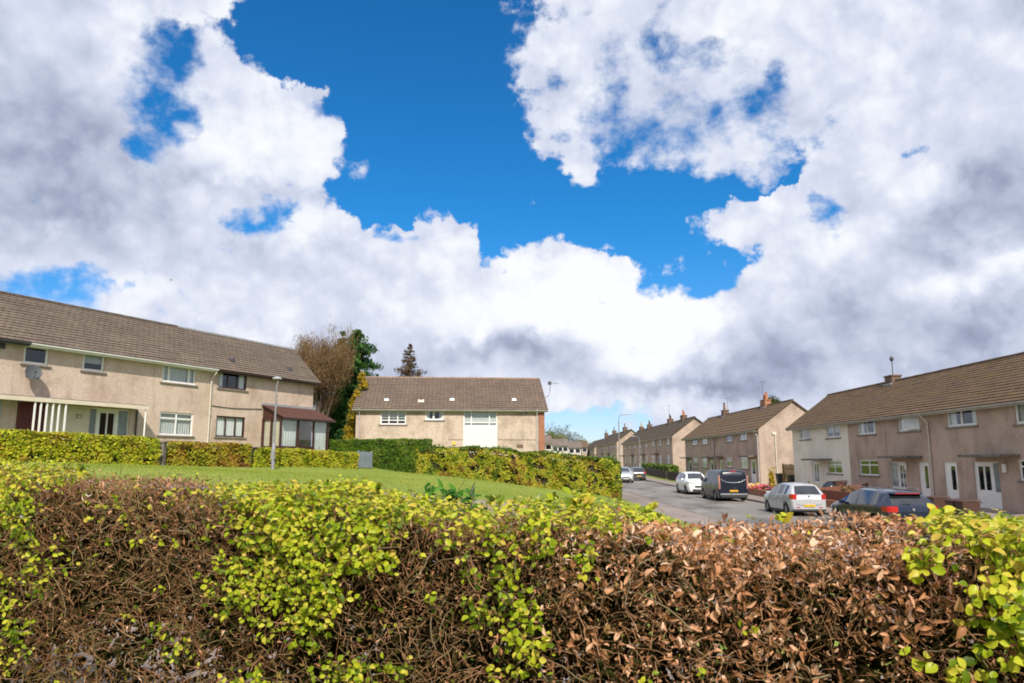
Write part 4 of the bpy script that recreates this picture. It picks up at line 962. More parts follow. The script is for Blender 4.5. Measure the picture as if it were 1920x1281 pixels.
# ------------------------------------------------------------------ hedges and trees
def frames(n, nrm, spread, rng=RNG):
    """random tangent frames around preferred normals; returns (u, v, w)"""
    w = nrm+rng.normal(0, spread, (n, 3)); w /= np.linalg.norm(w, axis=1)[:, None]
    a = rng.normal(0, 1, (n, 3)); u = np.cross(a, w); u /= np.linalg.norm(u, axis=1)[:, None]
    return u, np.cross(w, u), w
def quads(P, u, v, su, sv):
    """diamond leaf cards"""
    n = len(P); V_ = np.zeros((n, 4, 3))
    V_[:, 0] = P-u*su[:, None]; V_[:, 1] = P-v*sv[:, None]; V_[:, 2] = P+u*su[:, None]; V_[:, 3] = P+v*sv[:, None]
    return V_.reshape(-1, 3), np.arange(n*4).reshape(-1, 4)
def box_hedge(name, path, width, base, tops, label, mat, leaf=.055, dens=620, cat='hedge', group=None, wild=0.0, core='hedge_core', rnd_bias=0.0, bulge=.07, extra=None, topmat=None, holes=.8):
    """clipped hedge along a polyline of ground points with a height at each; thousands of leaves over a solid core coloured as inner shade"""
    P = [Vector((p[0], p[1])) for p in path]; seg = [(P[i+1]-P[i]).length for i in range(len(P)-1)]; L = sum(seg)
    cum = np.concatenate([[0], np.cumsum(seg)])
    px_ = np.array([p[0] for p in path]); py_ = np.array([p[1] for p in path]); ba = np.array(base, float); to = np.array(tops, float)
    def at(s):
        return np.interp(s, cum, px_), np.interp(s, cum, py_), np.interp(s, cum, ba), np.interp(s, cum, to)
    eps = .02
    def nrm(s):
        x0, y0, _, _ = at(np.clip(s-.3, 0, L)); x1, y1, _, _ = at(np.clip(s+.3, 0, L)); t = np.stack([x1-x0, y1-y0], 1); t /= np.linalg.norm(t, axis=1)[:, None]
        return np.stack([-t[:, 1], t[:, 0]], 1), t
    root = empty(name, (path[0][0], path[0][1], base[0]), 0, label, cat, group); off = np.array([path[0][0], path[0][1], base[0]])
    H = float(np.mean(to-ba)); W = width
    parts = []
    def hollow(pt):
        v = np.sin(pt[:, 0]*3.1+pt[:, 2]*4.3)*np.sin(pt[:, 1]*2.7-pt[:, 2]*3.7+1)+.6*np.sin(pt[:, 0]*7.3-pt[:, 2]*6.1)*np.sin(pt[:, 1]*6.7+2)
        return RNG.random(len(pt)) < np.clip(1.25-holes*np.clip(v-.1, 0, 1), .1, 1)
    def bump(s, z): return bulge*(np.sin(s*2.1+z*1.7)+np.sin(s*4.7+1.3+z*3.1)*.6+np.sin(s*9.1+z*6)*.3)
    for side, area in ((-1, L*H), (1, L*H*.5), (0, L*W), (2, W*H), (3, W*H)):
        n = int(area*dens*(1.3 if side in (0,) else 1))
        if n < 10: continue
        if side in (-1, 1):
            s = RNG.uniform(0, L, n); k = RNG.random(n); x, y, b, t = at(s); nn, tt = nrm(s); z = b+(t-b)*k
            o = side*(W/2+bump(s, z)*1.0-RNG.exponential(.05, n)-.10*(k > .93)*(k-.93)/.07)
            pt = np.stack([x+nn[:, 0]*o, y+nn[:, 1]*o, z], 1); nr = np.stack([nn[:, 0]*side, nn[:, 1]*side, np.full(n, .45)], 1)
        elif side == 0:
            s = RNG.uniform(0, L, n); k = RNG.uniform(-1, 1, n); x, y, b, t = at(s); nn, tt = nrm(s)
            o = k*W/2; z = t+bump(s*1.3, k)*.6-RNG.exponential(.04, n)-.06*np.abs(k)**6+wild*np.maximum(0, RNG.normal(0, 1, n))*np.maximum(0, np.sin(s*1.7)*.5+.6)
            pt = np.stack([x+nn[:, 0]*o, y+nn[:, 1]*o, z], 1); nr = np.stack([nn[:, 0]*.1, nn[:, 1]*.1, np.full(n, 1.)], 1)
        else:
            s = np.full(n, 0.0 if side == 2 else L); k = RNG.random(n); x, y, b, t = at(s); nn, tt = nrm(s); q = RNG.uniform(-1, 1, n); sg = -1 if side == 2 else 1
            e = (bump(q*3, b+(t-b)*k)+.12*(1-q*q)-RNG.exponential(.05, n))*sg
            pt = np.stack([x+nn[:, 0]*q*W/2+tt[:, 0]*e, y+nn[:, 1]*q*W/2+tt[:, 1]*e, b+(t-b)*k], 1); nr = np.stack([tt[:, 0]*sg, tt[:, 1]*sg, np.full(n, .4)], 1)
        kp = hollow(pt) if side else np.ones(len(pt), bool)
        parts.append((pt[kp], nr[kp], side))
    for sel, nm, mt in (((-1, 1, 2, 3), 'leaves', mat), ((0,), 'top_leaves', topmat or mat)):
        PT = np.concatenate([p[0] for p in parts if p[2] in sel]); NR = np.concatenate([p[1] for p in parts if p[2] in sel]); n = len(PT)
        NR = NR/np.linalg.norm(NR, axis=1)[:, None]
        u, v, w = frames(n, NR, .55); s = leaf*RNG.lognormal(0, .28, n)
        V_, F_ = quads(PT-off, u, v, s*.62, s)
        mesh_np(nm, V_, F_, MAT[mt], root, {'rnd': np.clip(RNG.normal(.5+rnd_bias, .25, n), 0, 1)})
    m = MB(); ns = max(2, int(L/.5)); sv = np.linspace(0.06, L-.06, ns); x, y, b, t = at(sv); nn, tt = nrm(sv); ins = .15+bulge*1.2
    prof = [(-1, 0), (-1, .98), (-.7, 1), (.7, 1), (1, .98), (1, 0)]
    vs = []
    for i in range(ns):
        for a, c in prof:
            z = b[i]-.1+(t[i]-ins-b[i]+.1)*c; o = a*(W/2-ins)
            vs.append((x[i]+nn[i, 0]*o-off[0], y[i]+nn[i, 1]*o-off[1], z-off[2]))
    k = len(prof); fs = [(i*k+j, i*k+j+1, (i+1)*k+j+1, (i+1)*k+j) for i in range(ns-1) for j in range(k-1)]+[tuple(range(k)), tuple(range((ns-1)*k, ns*k))[::-1]]
    m.add(vs, fs); m.build('inner_shade_core', MAT[core], root)
    return root
MAT['hedge_core'] = plain('dark_shade_core', (.030, .026, .012), .95, .6, 12)  # solid dark core: shade between the branches put into its colour
GY = [(.055, .10, .008), (.12, .20, .010), (.26, .34, .015), (.40, .44, .03), (.33, .23, .03), (.22, .10, .02)]
MAT['hedge_yellow'] = m_leaf('yellow_green_hedge_leaves', [(.10, .15, .008), (.22, .28, .010), (.38, .42, .015), (.48, .47, .03), (.36, .27, .03), (.26, .14, .02)], 1.1, .5, .3, .55)
MAT['hedge_mix'] = m_leaf('mixed_hedge_leaves', [(.040, .075, .008), (.12, .18, .010), (.28, .32, .015), (.42, .39, .03), (.27, .15, .035), (.13, .065, .025)], 1.3, .5, .3, .8)
MAT['hedge_green'] = m_leaf('privet_green_leaves', [(.028, .070, .006), (.045, .115, .008), (.085, .170, .010), (.17, .24, .015), (.14, .10, .03)], .8, .5, .3, .5)
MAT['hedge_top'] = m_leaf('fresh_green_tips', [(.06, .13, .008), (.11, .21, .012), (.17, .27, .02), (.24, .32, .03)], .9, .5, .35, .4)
MAT['hedge_orange'] = m_leaf('orange_green_hedge_leaves', [(.12, .14, .01), (.26, .27, .015), (.36, .33, .02), (.36, .20, .03), (.26, .11, .02)], 1.1, .5, .3, .75)
def hp(px, pyb, pyt, Y):
    b = atY(px, pyb, Y); t = atY(px, pyt, Y); return (b.x, b.y), b.z-.05, t.z-.04
def hed(name, lst, width, label, mat, shift=True, **k):
    A = [hp(*q) for q in lst]; pts = [Vector(a[0]) for a in A]
    # the given points lie on the visible face: move half the width away from the camera
    out = []
    for i, p in enumerate(pts):
        t = (pts[min(i+1, len(pts)-1)]-pts[max(i-1, 0)]).normalized(); n = Vector((-t.y, t.x))
        out.append(tuple(p+n*(width/2)))
    return box_hedge(name, out, width, [a[1] for a in A], [a[2] for a in A], label, mat, **k)
HG = 'clipped garden hedges along the left terrace'
hed('hedge', [(-330, 862, 790, 22), (0, 866, 805, 26.2), (150, 870, 812, 28.8), (297, 875, 820.5, 32)], .8, 'long clipped yellow green hedge in front of the house with the satellite dish', 'hedge_yellow', group=HG)
hed('hedge', [(327, 876, 827, 32.8), (470, 879, 832, 36.8)], .7, 'short clipped hedge turning orange at its left end, beside the garden opening', 'hedge_orange', group=HG)
hed('hedge', [(477, 880, 839, 37.2), (560, 881, 841, 40), (671, 882, 849, 44.2)], .75, 'clipped yellow green hedge between the dark bin and the grey gate', 'hedge_yellow', group=HG)
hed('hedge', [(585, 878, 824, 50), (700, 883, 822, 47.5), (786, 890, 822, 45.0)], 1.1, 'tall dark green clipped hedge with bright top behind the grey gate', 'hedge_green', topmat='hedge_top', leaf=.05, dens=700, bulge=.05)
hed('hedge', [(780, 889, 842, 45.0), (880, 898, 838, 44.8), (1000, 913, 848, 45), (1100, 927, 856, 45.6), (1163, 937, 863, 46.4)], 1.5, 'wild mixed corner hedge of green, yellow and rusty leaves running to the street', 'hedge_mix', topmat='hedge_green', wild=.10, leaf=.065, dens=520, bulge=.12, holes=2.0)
p_ = atY(1168, 937, 47.2)
box_hedge('hedge', [(p_.x-.65, 47.6), (p_.x-.3, 52), (p_.x+.1, 58)], 1.2, [-.9, -.85, -.8], [1.62, 1.62, 1.6], 'green hedge running up the street pavement from the corner', 'hedge_green', dens=420, leaf=.065)
box_hedge('hedge', [(19.6, 92), (19.9, 113)], 1.1, [-.3, .1], [1.15, 1.45], 'dark green front garden hedge behind the far parked cars', 'hedge_green', dens=120, leaf=.12)

def limb(m, p, d, L, r, depth, rng, spread=.5, up=.15, n=3, tips=None, seg=4, tap=.72):
    pts = [p.copy()]; rad = [r]; q = p.copy(); dd = d.copy()
    for i in range(seg):
        dd = (dd+Vector((rng.gauss(0, .13), rng.gauss(0, .13), rng.gauss(0, .10)+up*.25))).normalized(); q = q+dd*(L/seg); pts.append(q.copy()); rad.append(r*(1-(1-tap*.6)*(i+1)/seg))
    m.tube(pts, rad, 6 if r > .05 else (4 if r > .015 else 3), cap=False)
    if depth == 0:
        if tips is not None: tips.append((q.copy(), dd.copy())); tips.append((pts[2].copy(), dd.copy()))
        return
    for k in range(n):
        t = rng.uniform(.35, 1.0) if k else 1.0; b = pts[min(seg, max(1, int(round(t*seg))))]
        a = Vector((rng.gauss(0, 1), rng.gauss(0, 1), rng.gauss(0, .7)+up)).normalized()
        limb(m, b, (dd*(1-spread)+a*spread).normalized(), L*rng.uniform(.55, .8), rad[-1]*(.95 if k == 0 else .7), depth-1, rng, spread, up, n, tips, seg, tap)
MAT['bark'] = plain('tree_bark', (.085, .060, .042), .95, .35, 3)
MAT['bark_far'] = plain('far_bark_haze_tint', (.10, .11, .125), .95, .2, 1)  # bark blued to carry the distance haze in its colour
MAT['twig_brown'] = m_leaf('brown_budding_twigs', [(.085, .050, .028), (.16, .098, .055), (.24, .155, .085), (.18, .15, .06)], .5, .7, .15, .4)
MAT['conifer'] = m_leaf('dark_conifer_sprays', [(.012, .042, .016), (.028, .080, .026), (.055, .125, .030), (.09, .165, .04)], .7, .6, .15, .4)
MAT['deadpine'] = m_leaf('dry_pine_needles', [(.045, .040, .028), (.095, .070, .050), (.15, .10, .070), (.08, .085, .045)], .7, .6, .1, .4)
MAT['gold'] = m_leaf('golden_conifer_leaves', [(.07, .09, .006), (.20, .18, .01), (.42, .28, .015), (.50, .34, .03)], .6, .5, .25, .9)
MAT['dkgreen'] = m_leaf('bush_leaves', [(.020, .030, .010), (.045, .060, .015), (.08, .10, .02), (.11, .10, .03)], .7, .6, .2, .4)
MAT['fargreen'] = m_leaf('far_tree_leaves', [(.07, .10, .03), (.13, .17, .05), (.19, .21, .07), (.17, .18, .09)], .1, .6, .2, .4)

def crown_cloud(name, mat, root, centres, n, leaf, rng=RNG, nr_up=.3, stretch=1.7):
    """leaf clumps: centres = (x,y,z,rx,ry,rz) relative to the root"""
    C_ = np.array(centres, float); vol = (C_[:, 3]*C_[:, 4]*C_[:, 5])**(2/3.); idx = rng.choice(len(C_), n, p=vol/vol.sum())
    d = rng.normal(0, 1, (n, 3)); d /= np.linalg.norm(d, axis=1)[:, None]; r = rng.random(n)**.38*rng.uniform(.72, 1.15, n)
    P = C_[idx, :3]+d*C_[idx, 3:]*r[:, None]
    u, v, w = frames(n, d+np.array([0, 0, nr_up]), .7, rng); s = leaf*rng.lognormal(0, .3, n)
    V_, F_ = quads(P, u, v, s*.6, s*stretch*.6)
    return mesh_np(name, V_, F_, MAT[mat], root, {'rnd': np.clip(rng.normal(.5, .27, n), 0, 1)})
# big bare brown tree behind the left terrace
rg = random.Random(11)
def tree_root(name, px, Y, label, cat='tree', group=None, pyb=900, z=None):
    p = atY(px, 800, Y); g_ = zt(p.x, Y) if z is None else z
    return empty(name, (p.x, Y, g_), 0, label, cat, group), Vector((p.x, Y, g_))
t, tp = tree_root('bare_tree', 596, 60, 'tall bare brown tree with dense fine twigs behind the end house of the left terrace')
m = MB(); tips = []
m.tube([Vector((0, 0, -.4)), Vector((.05, 0, 1.5)), Vector((-.1, 0, 3.2))], [.34, .27, .24], 9)
for k in range(11):
    a = k*2.4; z0 = 1.4+rg.random()*2.2
    limb(m, Vector((-.05, 0, z0)), Vector((math.cos(a)*.42, math.sin(a)*.42, 1)).normalized(), rg.uniform(2.7, 3.7), .12, 3, rg, .36, .40, 3, tips, 4)
m.build('trunk', MAT['bark'], t)
n = 42000; T = np.array([[*a, *b] for a, b in tips]); idx = RNG.choice(len(T), n); P = T[idx, :3]+RNG.normal(0, .30, (n, 3)); D_ = T[idx, 3:]+RNG.normal(0, .45, (n, 3))+np.array([0, 0, .35]); D_ /= np.linalg.norm(D_, axis=1)[:, None]
sd = np.cross(D_, RNG.normal(0, 1, (n, 3))); sd /= np.linalg.norm(sd, axis=1)[:, None]; ll = RNG.uniform(.10, .26, n); ww = RNG.uniform(.008, .018, n)
V_, F_ = quads(P, sd, D_, ww, ll); mesh_np('crown', V_, F_, MAT['twig_brown'], t, {'rnd': RNG.random(n)})
def conifer(name, px, Y, ztop, r0, label, mat, layers, droop, n, leaf, z=None, lean=0.0, open_=0.0, bark='bark', zlow=.9, power=.85, seed=5, k0=5):
    root, p = tree_root(name, px, Y, label, z=z); H = ztop-p.z; rg = random.Random(seed)
    m = MB(); m.tube([(0, 0, -.4), (lean*.4, 0, H*.5), (lean, 0, H*.985)], [.024*H, .014*H, .02], 8)
    C_ = []
    for i in range(layers):
        f = (i+.5)/layers; zc = zlow+(H-zlow)*f; rr = r0*(1-f)**power*rg.uniform(.62, 1.25)+.12; nb = max(3, int(k0+4*(1-f)))
        for b in range(nb):
            a = rg.uniform(0, 2*math.pi); L = rr*rg.uniform(.65, 1.12); dx, dy = math.cos(a), math.sin(a)
            x0 = lean*zc/H
            pts = [Vector((x0, 0, zc)), Vector((x0+dx*L*.5, dy*L*.5, zc-droop*L*.28)), Vector((x0+dx*L, dy*L, zc-droop*L*.35+.06*L))]
            m.tube(pts, [.012*H*(1-f)+.012, .014, .007], 4, cap=False)
            for s_ in range(5):
                if rg.random() < open_*.5: continue
                t_ = .28+.72*s_/4; q = pts[0].lerp(pts[1], min(1, t_*2)) if t_ < .5 else pts[1].lerp(pts[2], t_*2-1)
                C_.append((q.x, q.y, q.z-.04, .13*L+.07+(1-open_)*.06*L, .13*L+.07+(1-open_)*.06*L, (.10*L+.05)*(1-.3*open_)+(1-open_)*.16))
    m.build('trunk', MAT[bark], root)
    crown_cloud('crown', mat, root, C_, n, leaf, nr_up=.1, stretch=2.6)
    return root
conifer('conifer_tree', 672, 66, atY(660, 618, 66).z, 3.3, 'broad dark green conifer between the bare brown tree and the golden shrub', 'conifer', 30, .25, 42000, .085, seed=3, power=.45, lean=-.35, k0=7)
conifer('conifer_tree', 636, 70, atY(636, 618, 70).z, 1.7, 'slim dark conifer tip rising just behind the bare brown tree', 'conifer', 18, .3, 12000, .085, seed=13, power=.7)
conifer('pine_tree', 766, 78, atY(767, 644, 78).z, 5.2, 'thin sparse brown pine standing behind the tiled roof of the flats', 'deadpine', 34, -.35, 36000, .075, seed=9, open_=.45, power=1.05, k0=9)
# golden conifer shrub beside the flats
t, tp = tree_root('golden_shrub', 652, 58.5, 'tall golden yellow shrub between the conifer and the flats')
zz = atY(655, 705, 58.5).z-tp.z
C_ = []
for i in range(34):
    f = i/33; C_.append((.9*(f**1.6)*1.1+rg.gauss(0, .18), rg.gauss(0, .3), .2+(zz-.2)*f, .55*(1-f*.55), .55*(1-f*.5), .42))
crown_cloud('crown', 'gold', t, C_, 12000, .07); m = MB(); m.tube([(0, 0, -.3), (.15, 0, zz*.5), (.8, 0, zz*.9)], [.09, .06, .02], 6); m.build('trunk', MAT['bark'], t)
# round bush behind the second row roof
t, tp = tree_root('round_tree', 1449, 92, 'dark round tree top showing above the roof beside the orange chimney pots', z=0.0)
zc = atY(1449, 752, 92).z
m = MB(); m.tube([(0, 0, -.3), (.1, 0, zc*.8)], [.3, .14], 8); m.build('trunk', MAT['bark'], t)
crown_cloud('crown', 'dkgreen', t, [(0, 0, zc-.9, 1.35, 1.35, 1.5)]+[(rg.uniform(-1.1, 1.1), rg.uniform(-1, 1), zc-.9+rg.uniform(-1, .9), .55, .55, .5) for _ in range(12)], 9000, .12)
# far trees on the skyline left of the street
def far_tree(px, Y, pyt, r, label, mat, leafy, seed):
    t, tp = tree_root('far_tree', px, Y, label, group='far trees on the skyline', z=.8); zt_ = atY(px, pyt, Y).z-.8; rg2 = random.Random(seed)
    m = MB(); tips = []; m.tube([(0, 0, -.5), (0, 0, zt_*.45)], [.55, .4], 7)
    for k in range(7):
        a = k*2.4; limb(m, Vector((0, 0, zt_*(.35+.1*rg2.random()))), Vector((math.cos(a)*.6, math.sin(a)*.6, .9)).normalized(), zt_*.30, .22, 2, rg2, .5, .2, 3, tips, 3)
    m.build('trunk', MAT['bark_far'], t)
    T = np.array([[*a] for a, b in tips]); C_ = [(x, y, z, r, r, r*.8) for x, y, z in T]
    crown_cloud('crown', mat, t, C_, leafy, .20)
far_tree(1030, 300, 797, 1.0, 'bare haze-tinted tree half hidden by the brick corner of the flats', 'farhaze', 900, 1) if False else None
MAT['farhaze'] = m_leaf('far_twigs_haze_tint', [(.13, .15, .19), (.18, .21, .25), (.24, .26, .28)], .1, .7, .1, .4)  # distance haze put into bluish twig colours
far_tree(1027, 330, 797, 1.2, 'bare haze-tinted tree half hidden by the brick corner of the flats', 'farhaze', 1100, 1)
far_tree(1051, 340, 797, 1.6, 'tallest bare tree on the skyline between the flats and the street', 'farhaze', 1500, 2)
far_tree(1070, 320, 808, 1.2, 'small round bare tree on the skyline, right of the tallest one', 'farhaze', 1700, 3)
far_tree(1041, 280, 814, 2.0, 'low olive green tree behind the pale far houses', 'fargreen', 3500, 4)
far_tree(1094, 250, 826, 1.3, 'small bright green tree where the far street ends', 'fargreen', 2600, 5)
# ------------------------------------------------------------------ the near beech hedge, two metres from the camera
def near_hedge():
    rg = np.random.default_rng(21)
    SL = -.45                                     # the hedge runs obliquely: its face is Y = 2.22 - .45 X
    def face(X): return 2.22+SL*X
    TX = np.array([-6, -3.07, -1.86, -.9, -.3, .3, .86, 1.64, 4]); TZ = np.array([1.66, 1.585, 1.535, 1.485, 1.440, 1.415, 1.400, 1.415, 1.40])
    DEPTH = .95
    def top(X, Y):
        return np.interp(X, TX, TZ)+.018*np.sin(X*7+Y*3)+.012*np.sin(X*17+1)
    def proj(P):
        c, s = math.cos(PITCH), math.sin(PITCH); z = P[:, 2]-EYE; f = P[:, 1]*c+z*s; u = -P[:, 1]*s+z*c
        return CX+FPX*P[:, 0]/f, CY-FPX*u/f
    root = empty('beech_hedge', (0, 2.4, 0), 0, 'near beech hedge of dry brown leaves, bare twigs and patches of yellow green leaves', 'hedge')
    off = np.array([0, 2.4, 0])
    # patches of fresh growth, given where they sit along the hedge (photo position, turned into hedge positions below)
    G = [(600, 1000, 170, 100, 1.5), (530, 1100, 130, 85, 1.5), (575, 1175, 70, 45, .9), (640, 935, 260, 42, 1.1), (820, 950, 130, 30, .9), (500, 1060, 90, 70, 1.0),
         (40, 888, 120, 30, .65), (20, 960, 60, 80, .6), (50, 1060, 90, 80, .28), (10, 1190, 60, 70, .5), (960, 990, 130, 60, .55), (930, 1090, 80, 110, .62), (985, 1180, 50, 100, .85), (960, 1255, 90, 30, .5),
         (1080, 965, 120, 45, 1.0), (1100, 1050, 26, 26, .9), (680, 1258, 100, 30, .9), (480, 1278, 60, 20, .9), (1210, 972, 90, 14, .7), (1880, 975, 165, 42, 1.5), (1895, 1070, 85, 110, 1.4),
         (1880, 1190, 90, 90, .95), (1830, 1255, 90, 50, .6), (1740, 1045, 45, 42, .45), (330, 955, 130, 40, .10), (310, 1205, 60, 50, .35), (1085, 960, 50, 30, 1.0), (1700, 968, 40, 14, .35), (770, 1130, 60, 30, .3), (230, 1010, 300, 110, .06), (1810, 952, 80, 12, .7)]
    def gmask(px, py):
        a = np.zeros(len(px))
        for cx, cy, rx, ry, w in G:
            r2 = ((px-cx)/rx)**2+((py-cy)/ry)**2
            a = np.maximum(a, w*np.clip(1.25-r2, 0, 1))
        return a
    def vn(P, f, seed):                           # cheap smooth noise for clumping
        return (np.sin(P[:, 0]*f+seed)*np.sin(P[:, 2]*f*1.1+seed*2)*np.sin(P[:, 1]*f*.9+seed*3)+.5*np.sin(P[:, 0]*f*2.3+P[:, 2]*f*1.7+seed))
    def sample(n, xmin, xmax, deep):
        """points through the hedge, denser towards its face and top; returns point, outward normal, depth below the surface"""
        X = rg.uniform(xmin, xmax, n); face_part = rg.random(n) < .62
        Dp = rg.exponential(deep, n); zt_ = top(X, 0)
        zf = zt_-rg.random(n)**1.15*1.15; Yf = face(X)+.035*np.sin(X*9+zf*7)+.03*np.sin(X*21+zf*15)+np.minimum(Dp, DEPTH)
        rim = np.clip((zt_-zf)/.10, 0, 1); Yf = Yf+.07*(1-rim)**2
        Yt = face(X)+rg.random(n)*DEPTH; Zt = zt_-np.minimum(Dp, 1.)
        P = np.where(face_part[:, None], np.stack([X, Yf, zf], 1), np.stack([X, Yt, Zt], 1))
        nf = np.array([SL, -1.0, .25]); nf = nf/np.linalg.norm(nf)
        N_ = np.where(face_part[:, None], nf, np.array([-.1, -.25, 1.0]))
        return P, N_, Dp, face_part
    # ---- twigs: short crooked rods
    def rods(P0, D0, L, r0, seg, wob, mat, name, ns=3, droop=0):
        n = len(P0); pts = [P0]; d = D0.copy()
        for i in range(seg):
            d = d+rg.normal(0, wob, (n, 3)); d[:, 2] -= droop; d /= np.linalg.norm(d, axis=1)[:, None]; pts.append(pts[-1]+d*(L/seg)[:, None])
        V_ = np.zeros((n, seg+1, ns, 3))
        for i, p in enumerate(pts):
            t = pts[min(i+1, seg)]-pts[max(i-1, 0)]; t /= np.linalg.norm(t, axis=1)[:, None]
            a = np.cross(t, np.array([.3, .2, .93])); a /= np.linalg.norm(a, axis=1)[:, None]; b = np.cross(t, a); rr = r0*(1-.7*i/seg)
            for k in range(ns): th = 2*math.pi*k/ns; V_[:, i, k] = p+(a*math.cos(th)+b*math.sin(th))*rr[:, None]
        idx = np.arange(n)[:, None, None]*(seg+1)*ns; I = np.arange(seg)[None, :, None]*ns; K = np.arange(ns)[None, None, :]; K2 = (K+1) % ns
        F_ = np.stack([idx+I+K, idx+I+K2, idx+I+ns+K2, idx+I+ns+K], -1).reshape(-1, 4)
        at = np.repeat(rg.random(n), seg*ns)
        o = mesh_np(name, V_.reshape(-1, 3)-off, F_, MAT[mat], root, {'rnd': at}, smooth=True)
        return pts
    XM0, XM1 = -4.6, 3.4
    n = 42000; P, N_, dp, fp = sample(n, XM0, XM1, .10)
    up = np.clip(1-(top(P[:, 0], 0)-P[:, 2])/.28, 0, 1)
    D = N_*.55+rg.normal(0, .75, (n, 3)); D[:, 2] += up*1.7; D /= np.linalg.norm(D, axis=1)[:, None]
    L = rg.uniform(.04, .13, n)*(1-.45*up); rods(P-D*(L*.95)[:, None], D, L, rg.uniform(.0008, .0019, n), 4, .34, 'beech_twig', 'twigs')
    n = 2600; P, N_, dp, fp = sample(n, XM0, XM1, .16); D = rg.normal(0, 1, (n, 3)); D[:, 2] = D[:, 2]*.35; D /= np.linalg.norm(D, axis=1)[:, None]
    P[:, 1] += .02; P[:, 2] = np.minimum(P[:, 2], top(P[:, 0], 0)-.10); L = rg.uniform(.12, .30, n); rods(P-D*(L*.5)[:, None], D, L, rg.uniform(.0018, .0042, n), 6, .25, 'beech_branch', 'branches')
    # stems from the ground
    n = 70; X = np.linspace(XM0, XM1, n)+rg.normal(0, .03, n); P = np.stack([X, face(X)+DEPTH*.5+rg.normal(0, .12, n), np.full(n, -.15)], 1); D = rg.normal(0, .12, (n, 3)); D[:, 2] = 1; D /= np.linalg.norm(D, axis=1)[:, None]
    rods(P, D, rg.uniform(1.05, 1.3, n), rg.uniform(.009, .02, n), 9, .10, 'beech_branch', 'stems', 5)
    # ---- dark inner leaves that close the hedge, thinning near the foot
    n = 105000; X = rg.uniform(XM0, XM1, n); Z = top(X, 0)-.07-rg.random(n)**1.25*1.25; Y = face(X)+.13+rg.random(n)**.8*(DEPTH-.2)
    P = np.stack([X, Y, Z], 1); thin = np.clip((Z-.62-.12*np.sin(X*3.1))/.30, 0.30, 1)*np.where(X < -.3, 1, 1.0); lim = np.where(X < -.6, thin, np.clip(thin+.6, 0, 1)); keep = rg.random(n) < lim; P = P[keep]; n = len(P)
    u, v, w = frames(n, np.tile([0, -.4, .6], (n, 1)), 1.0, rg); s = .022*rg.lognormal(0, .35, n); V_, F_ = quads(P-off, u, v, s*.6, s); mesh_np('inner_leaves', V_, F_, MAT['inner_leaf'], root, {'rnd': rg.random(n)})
    # ---- dry curled leaves: a bent strip of three quads
    def strips(P, axis, nrm, Ln, Wd, curl, name, mat, rows=4, widths=(.25, .9, 1.0, .55, .05), fold=.15, rnd=None):
        n = len(P); side = np.cross(axis, nrm); side /= np.linalg.norm(side, axis=1)[:, None]; nr = np.cross(side, axis)
        V_ = np.zeros((n, rows+1, 3, 3)); p = P.copy(); a = axis.copy(); 
        for i in range(rows+1):
            wi = Wd*widths[i]; up_ = nr*(wi*fold)[:, None]*2
            V_[:, i, 0] = p-side*wi[:, None]*.5+up_; V_[:, i, 1] = p; V_[:, i, 2] = p+side*wi[:, None]*.5+up_
            c = curl/rows; a2 = a*np.cos(c)[:, None]-nr*np.sin(c)[:, None]; nr = nr*np.cos(c)[:, None]+a*np.sin(c)[:, None]; a = a2; p = p+a*(Ln/rows)[:, None]
        b = np.arange(n)[:, None, None]*(rows+1)*3; I = np.arange(rows)[None, :, None]*3; K = np.arange(2)[None, None, :]
        F_ = np.stack([b+I+K, b+I+K+1, b+I+3+K+1, b+I+3+K], -1).reshape(-1, 4)
        rn = rg.random(n) if rnd is None else rnd
        return mesh_np(name, V_.reshape(-1, 3)-off, F_, MAT[mat], root, {'rnd': np.repeat(rn, rows*2)}, smooth=True)
    n = 150000; P, N_, dp, fp = sample(n, XM0, XM1, .045); px, py = proj(P); gm = gmask(px, py)
    zr_ = top(P[:, 0], 0)-P[:, 2]
    right = 1/(1+np.exp(-(px-1010)/50)); low = np.clip(1-(zr_-.20)/.45,   .28, 1)
    cl = .5+.5*np.tanh(1.6*vn(P, 11, 1)+.3)
    prob = (right*(.25+.95*cl)*low+(1-right)*(.12+.50*cl*np.clip(1-zr_/.45, .22, 1)))*np.clip(1-gm*.8, .12, 1)
    keep = rg.random(n) < prob*.72; P, N_, px = P[keep], N_[keep], px[keep]; n = len(P)
    ax = rg.normal(0, 1, (n, 3))+np.array([0, -.3, .1]); ax /= np.linalg.norm(ax, axis=1)[:, None]
    rt = 1/(1+np.exp(-(px-1010)/50)); Ln = np.clip(rg.lognormal(0, .48, n), .35, 2.1)*.0185*(.75+.25*rt); Wd = Ln*rg.uniform(.15, .55, n)*(.6+.4*rt)
    strips(P, ax, N_+rg.normal(0, .7, (n, 3)), Ln, Wd, rg.normal(1.5, 1.2, n), 'dry_leaves', 'dry_leaf', fold=.28, rnd=np.clip(rg.normal(.36+.20*rt, .30, n), 0, 1))
    # ---- half opened buds and small olive leaves that blend the patches
    n = 60000; P, N_, dp, fp = sample(n, XM0, XM1, .05); px, py = proj(P); gm = gmask(px, py); cl = .5+.5*np.tanh(1.8*vn(P, 7, 9))
    lf = 1/(1+np.exp((px-1080)/70)); keep = rg.random(n) < .05+.22*cl*lf+.30*np.clip(gm, 0, 1); P, N_ = P[keep], N_[keep]; n = len(P)
    ax = rg.normal(0, 1, (n, 3)); ax /= np.linalg.norm(ax, axis=1)[:, None]; Ln = np.clip(rg.lognormal(0, .35, n), .4, 2)*.013
    strips(P, ax, N_+rg.normal(0, .7, (n, 3)), Ln, Ln*rg.uniform(.4, .75, n), rg.normal(.7, .6, n), 'bud_leaves', 'bud_leaf', rows=2, widths=(.3, 1.0, .1), fold=.15)
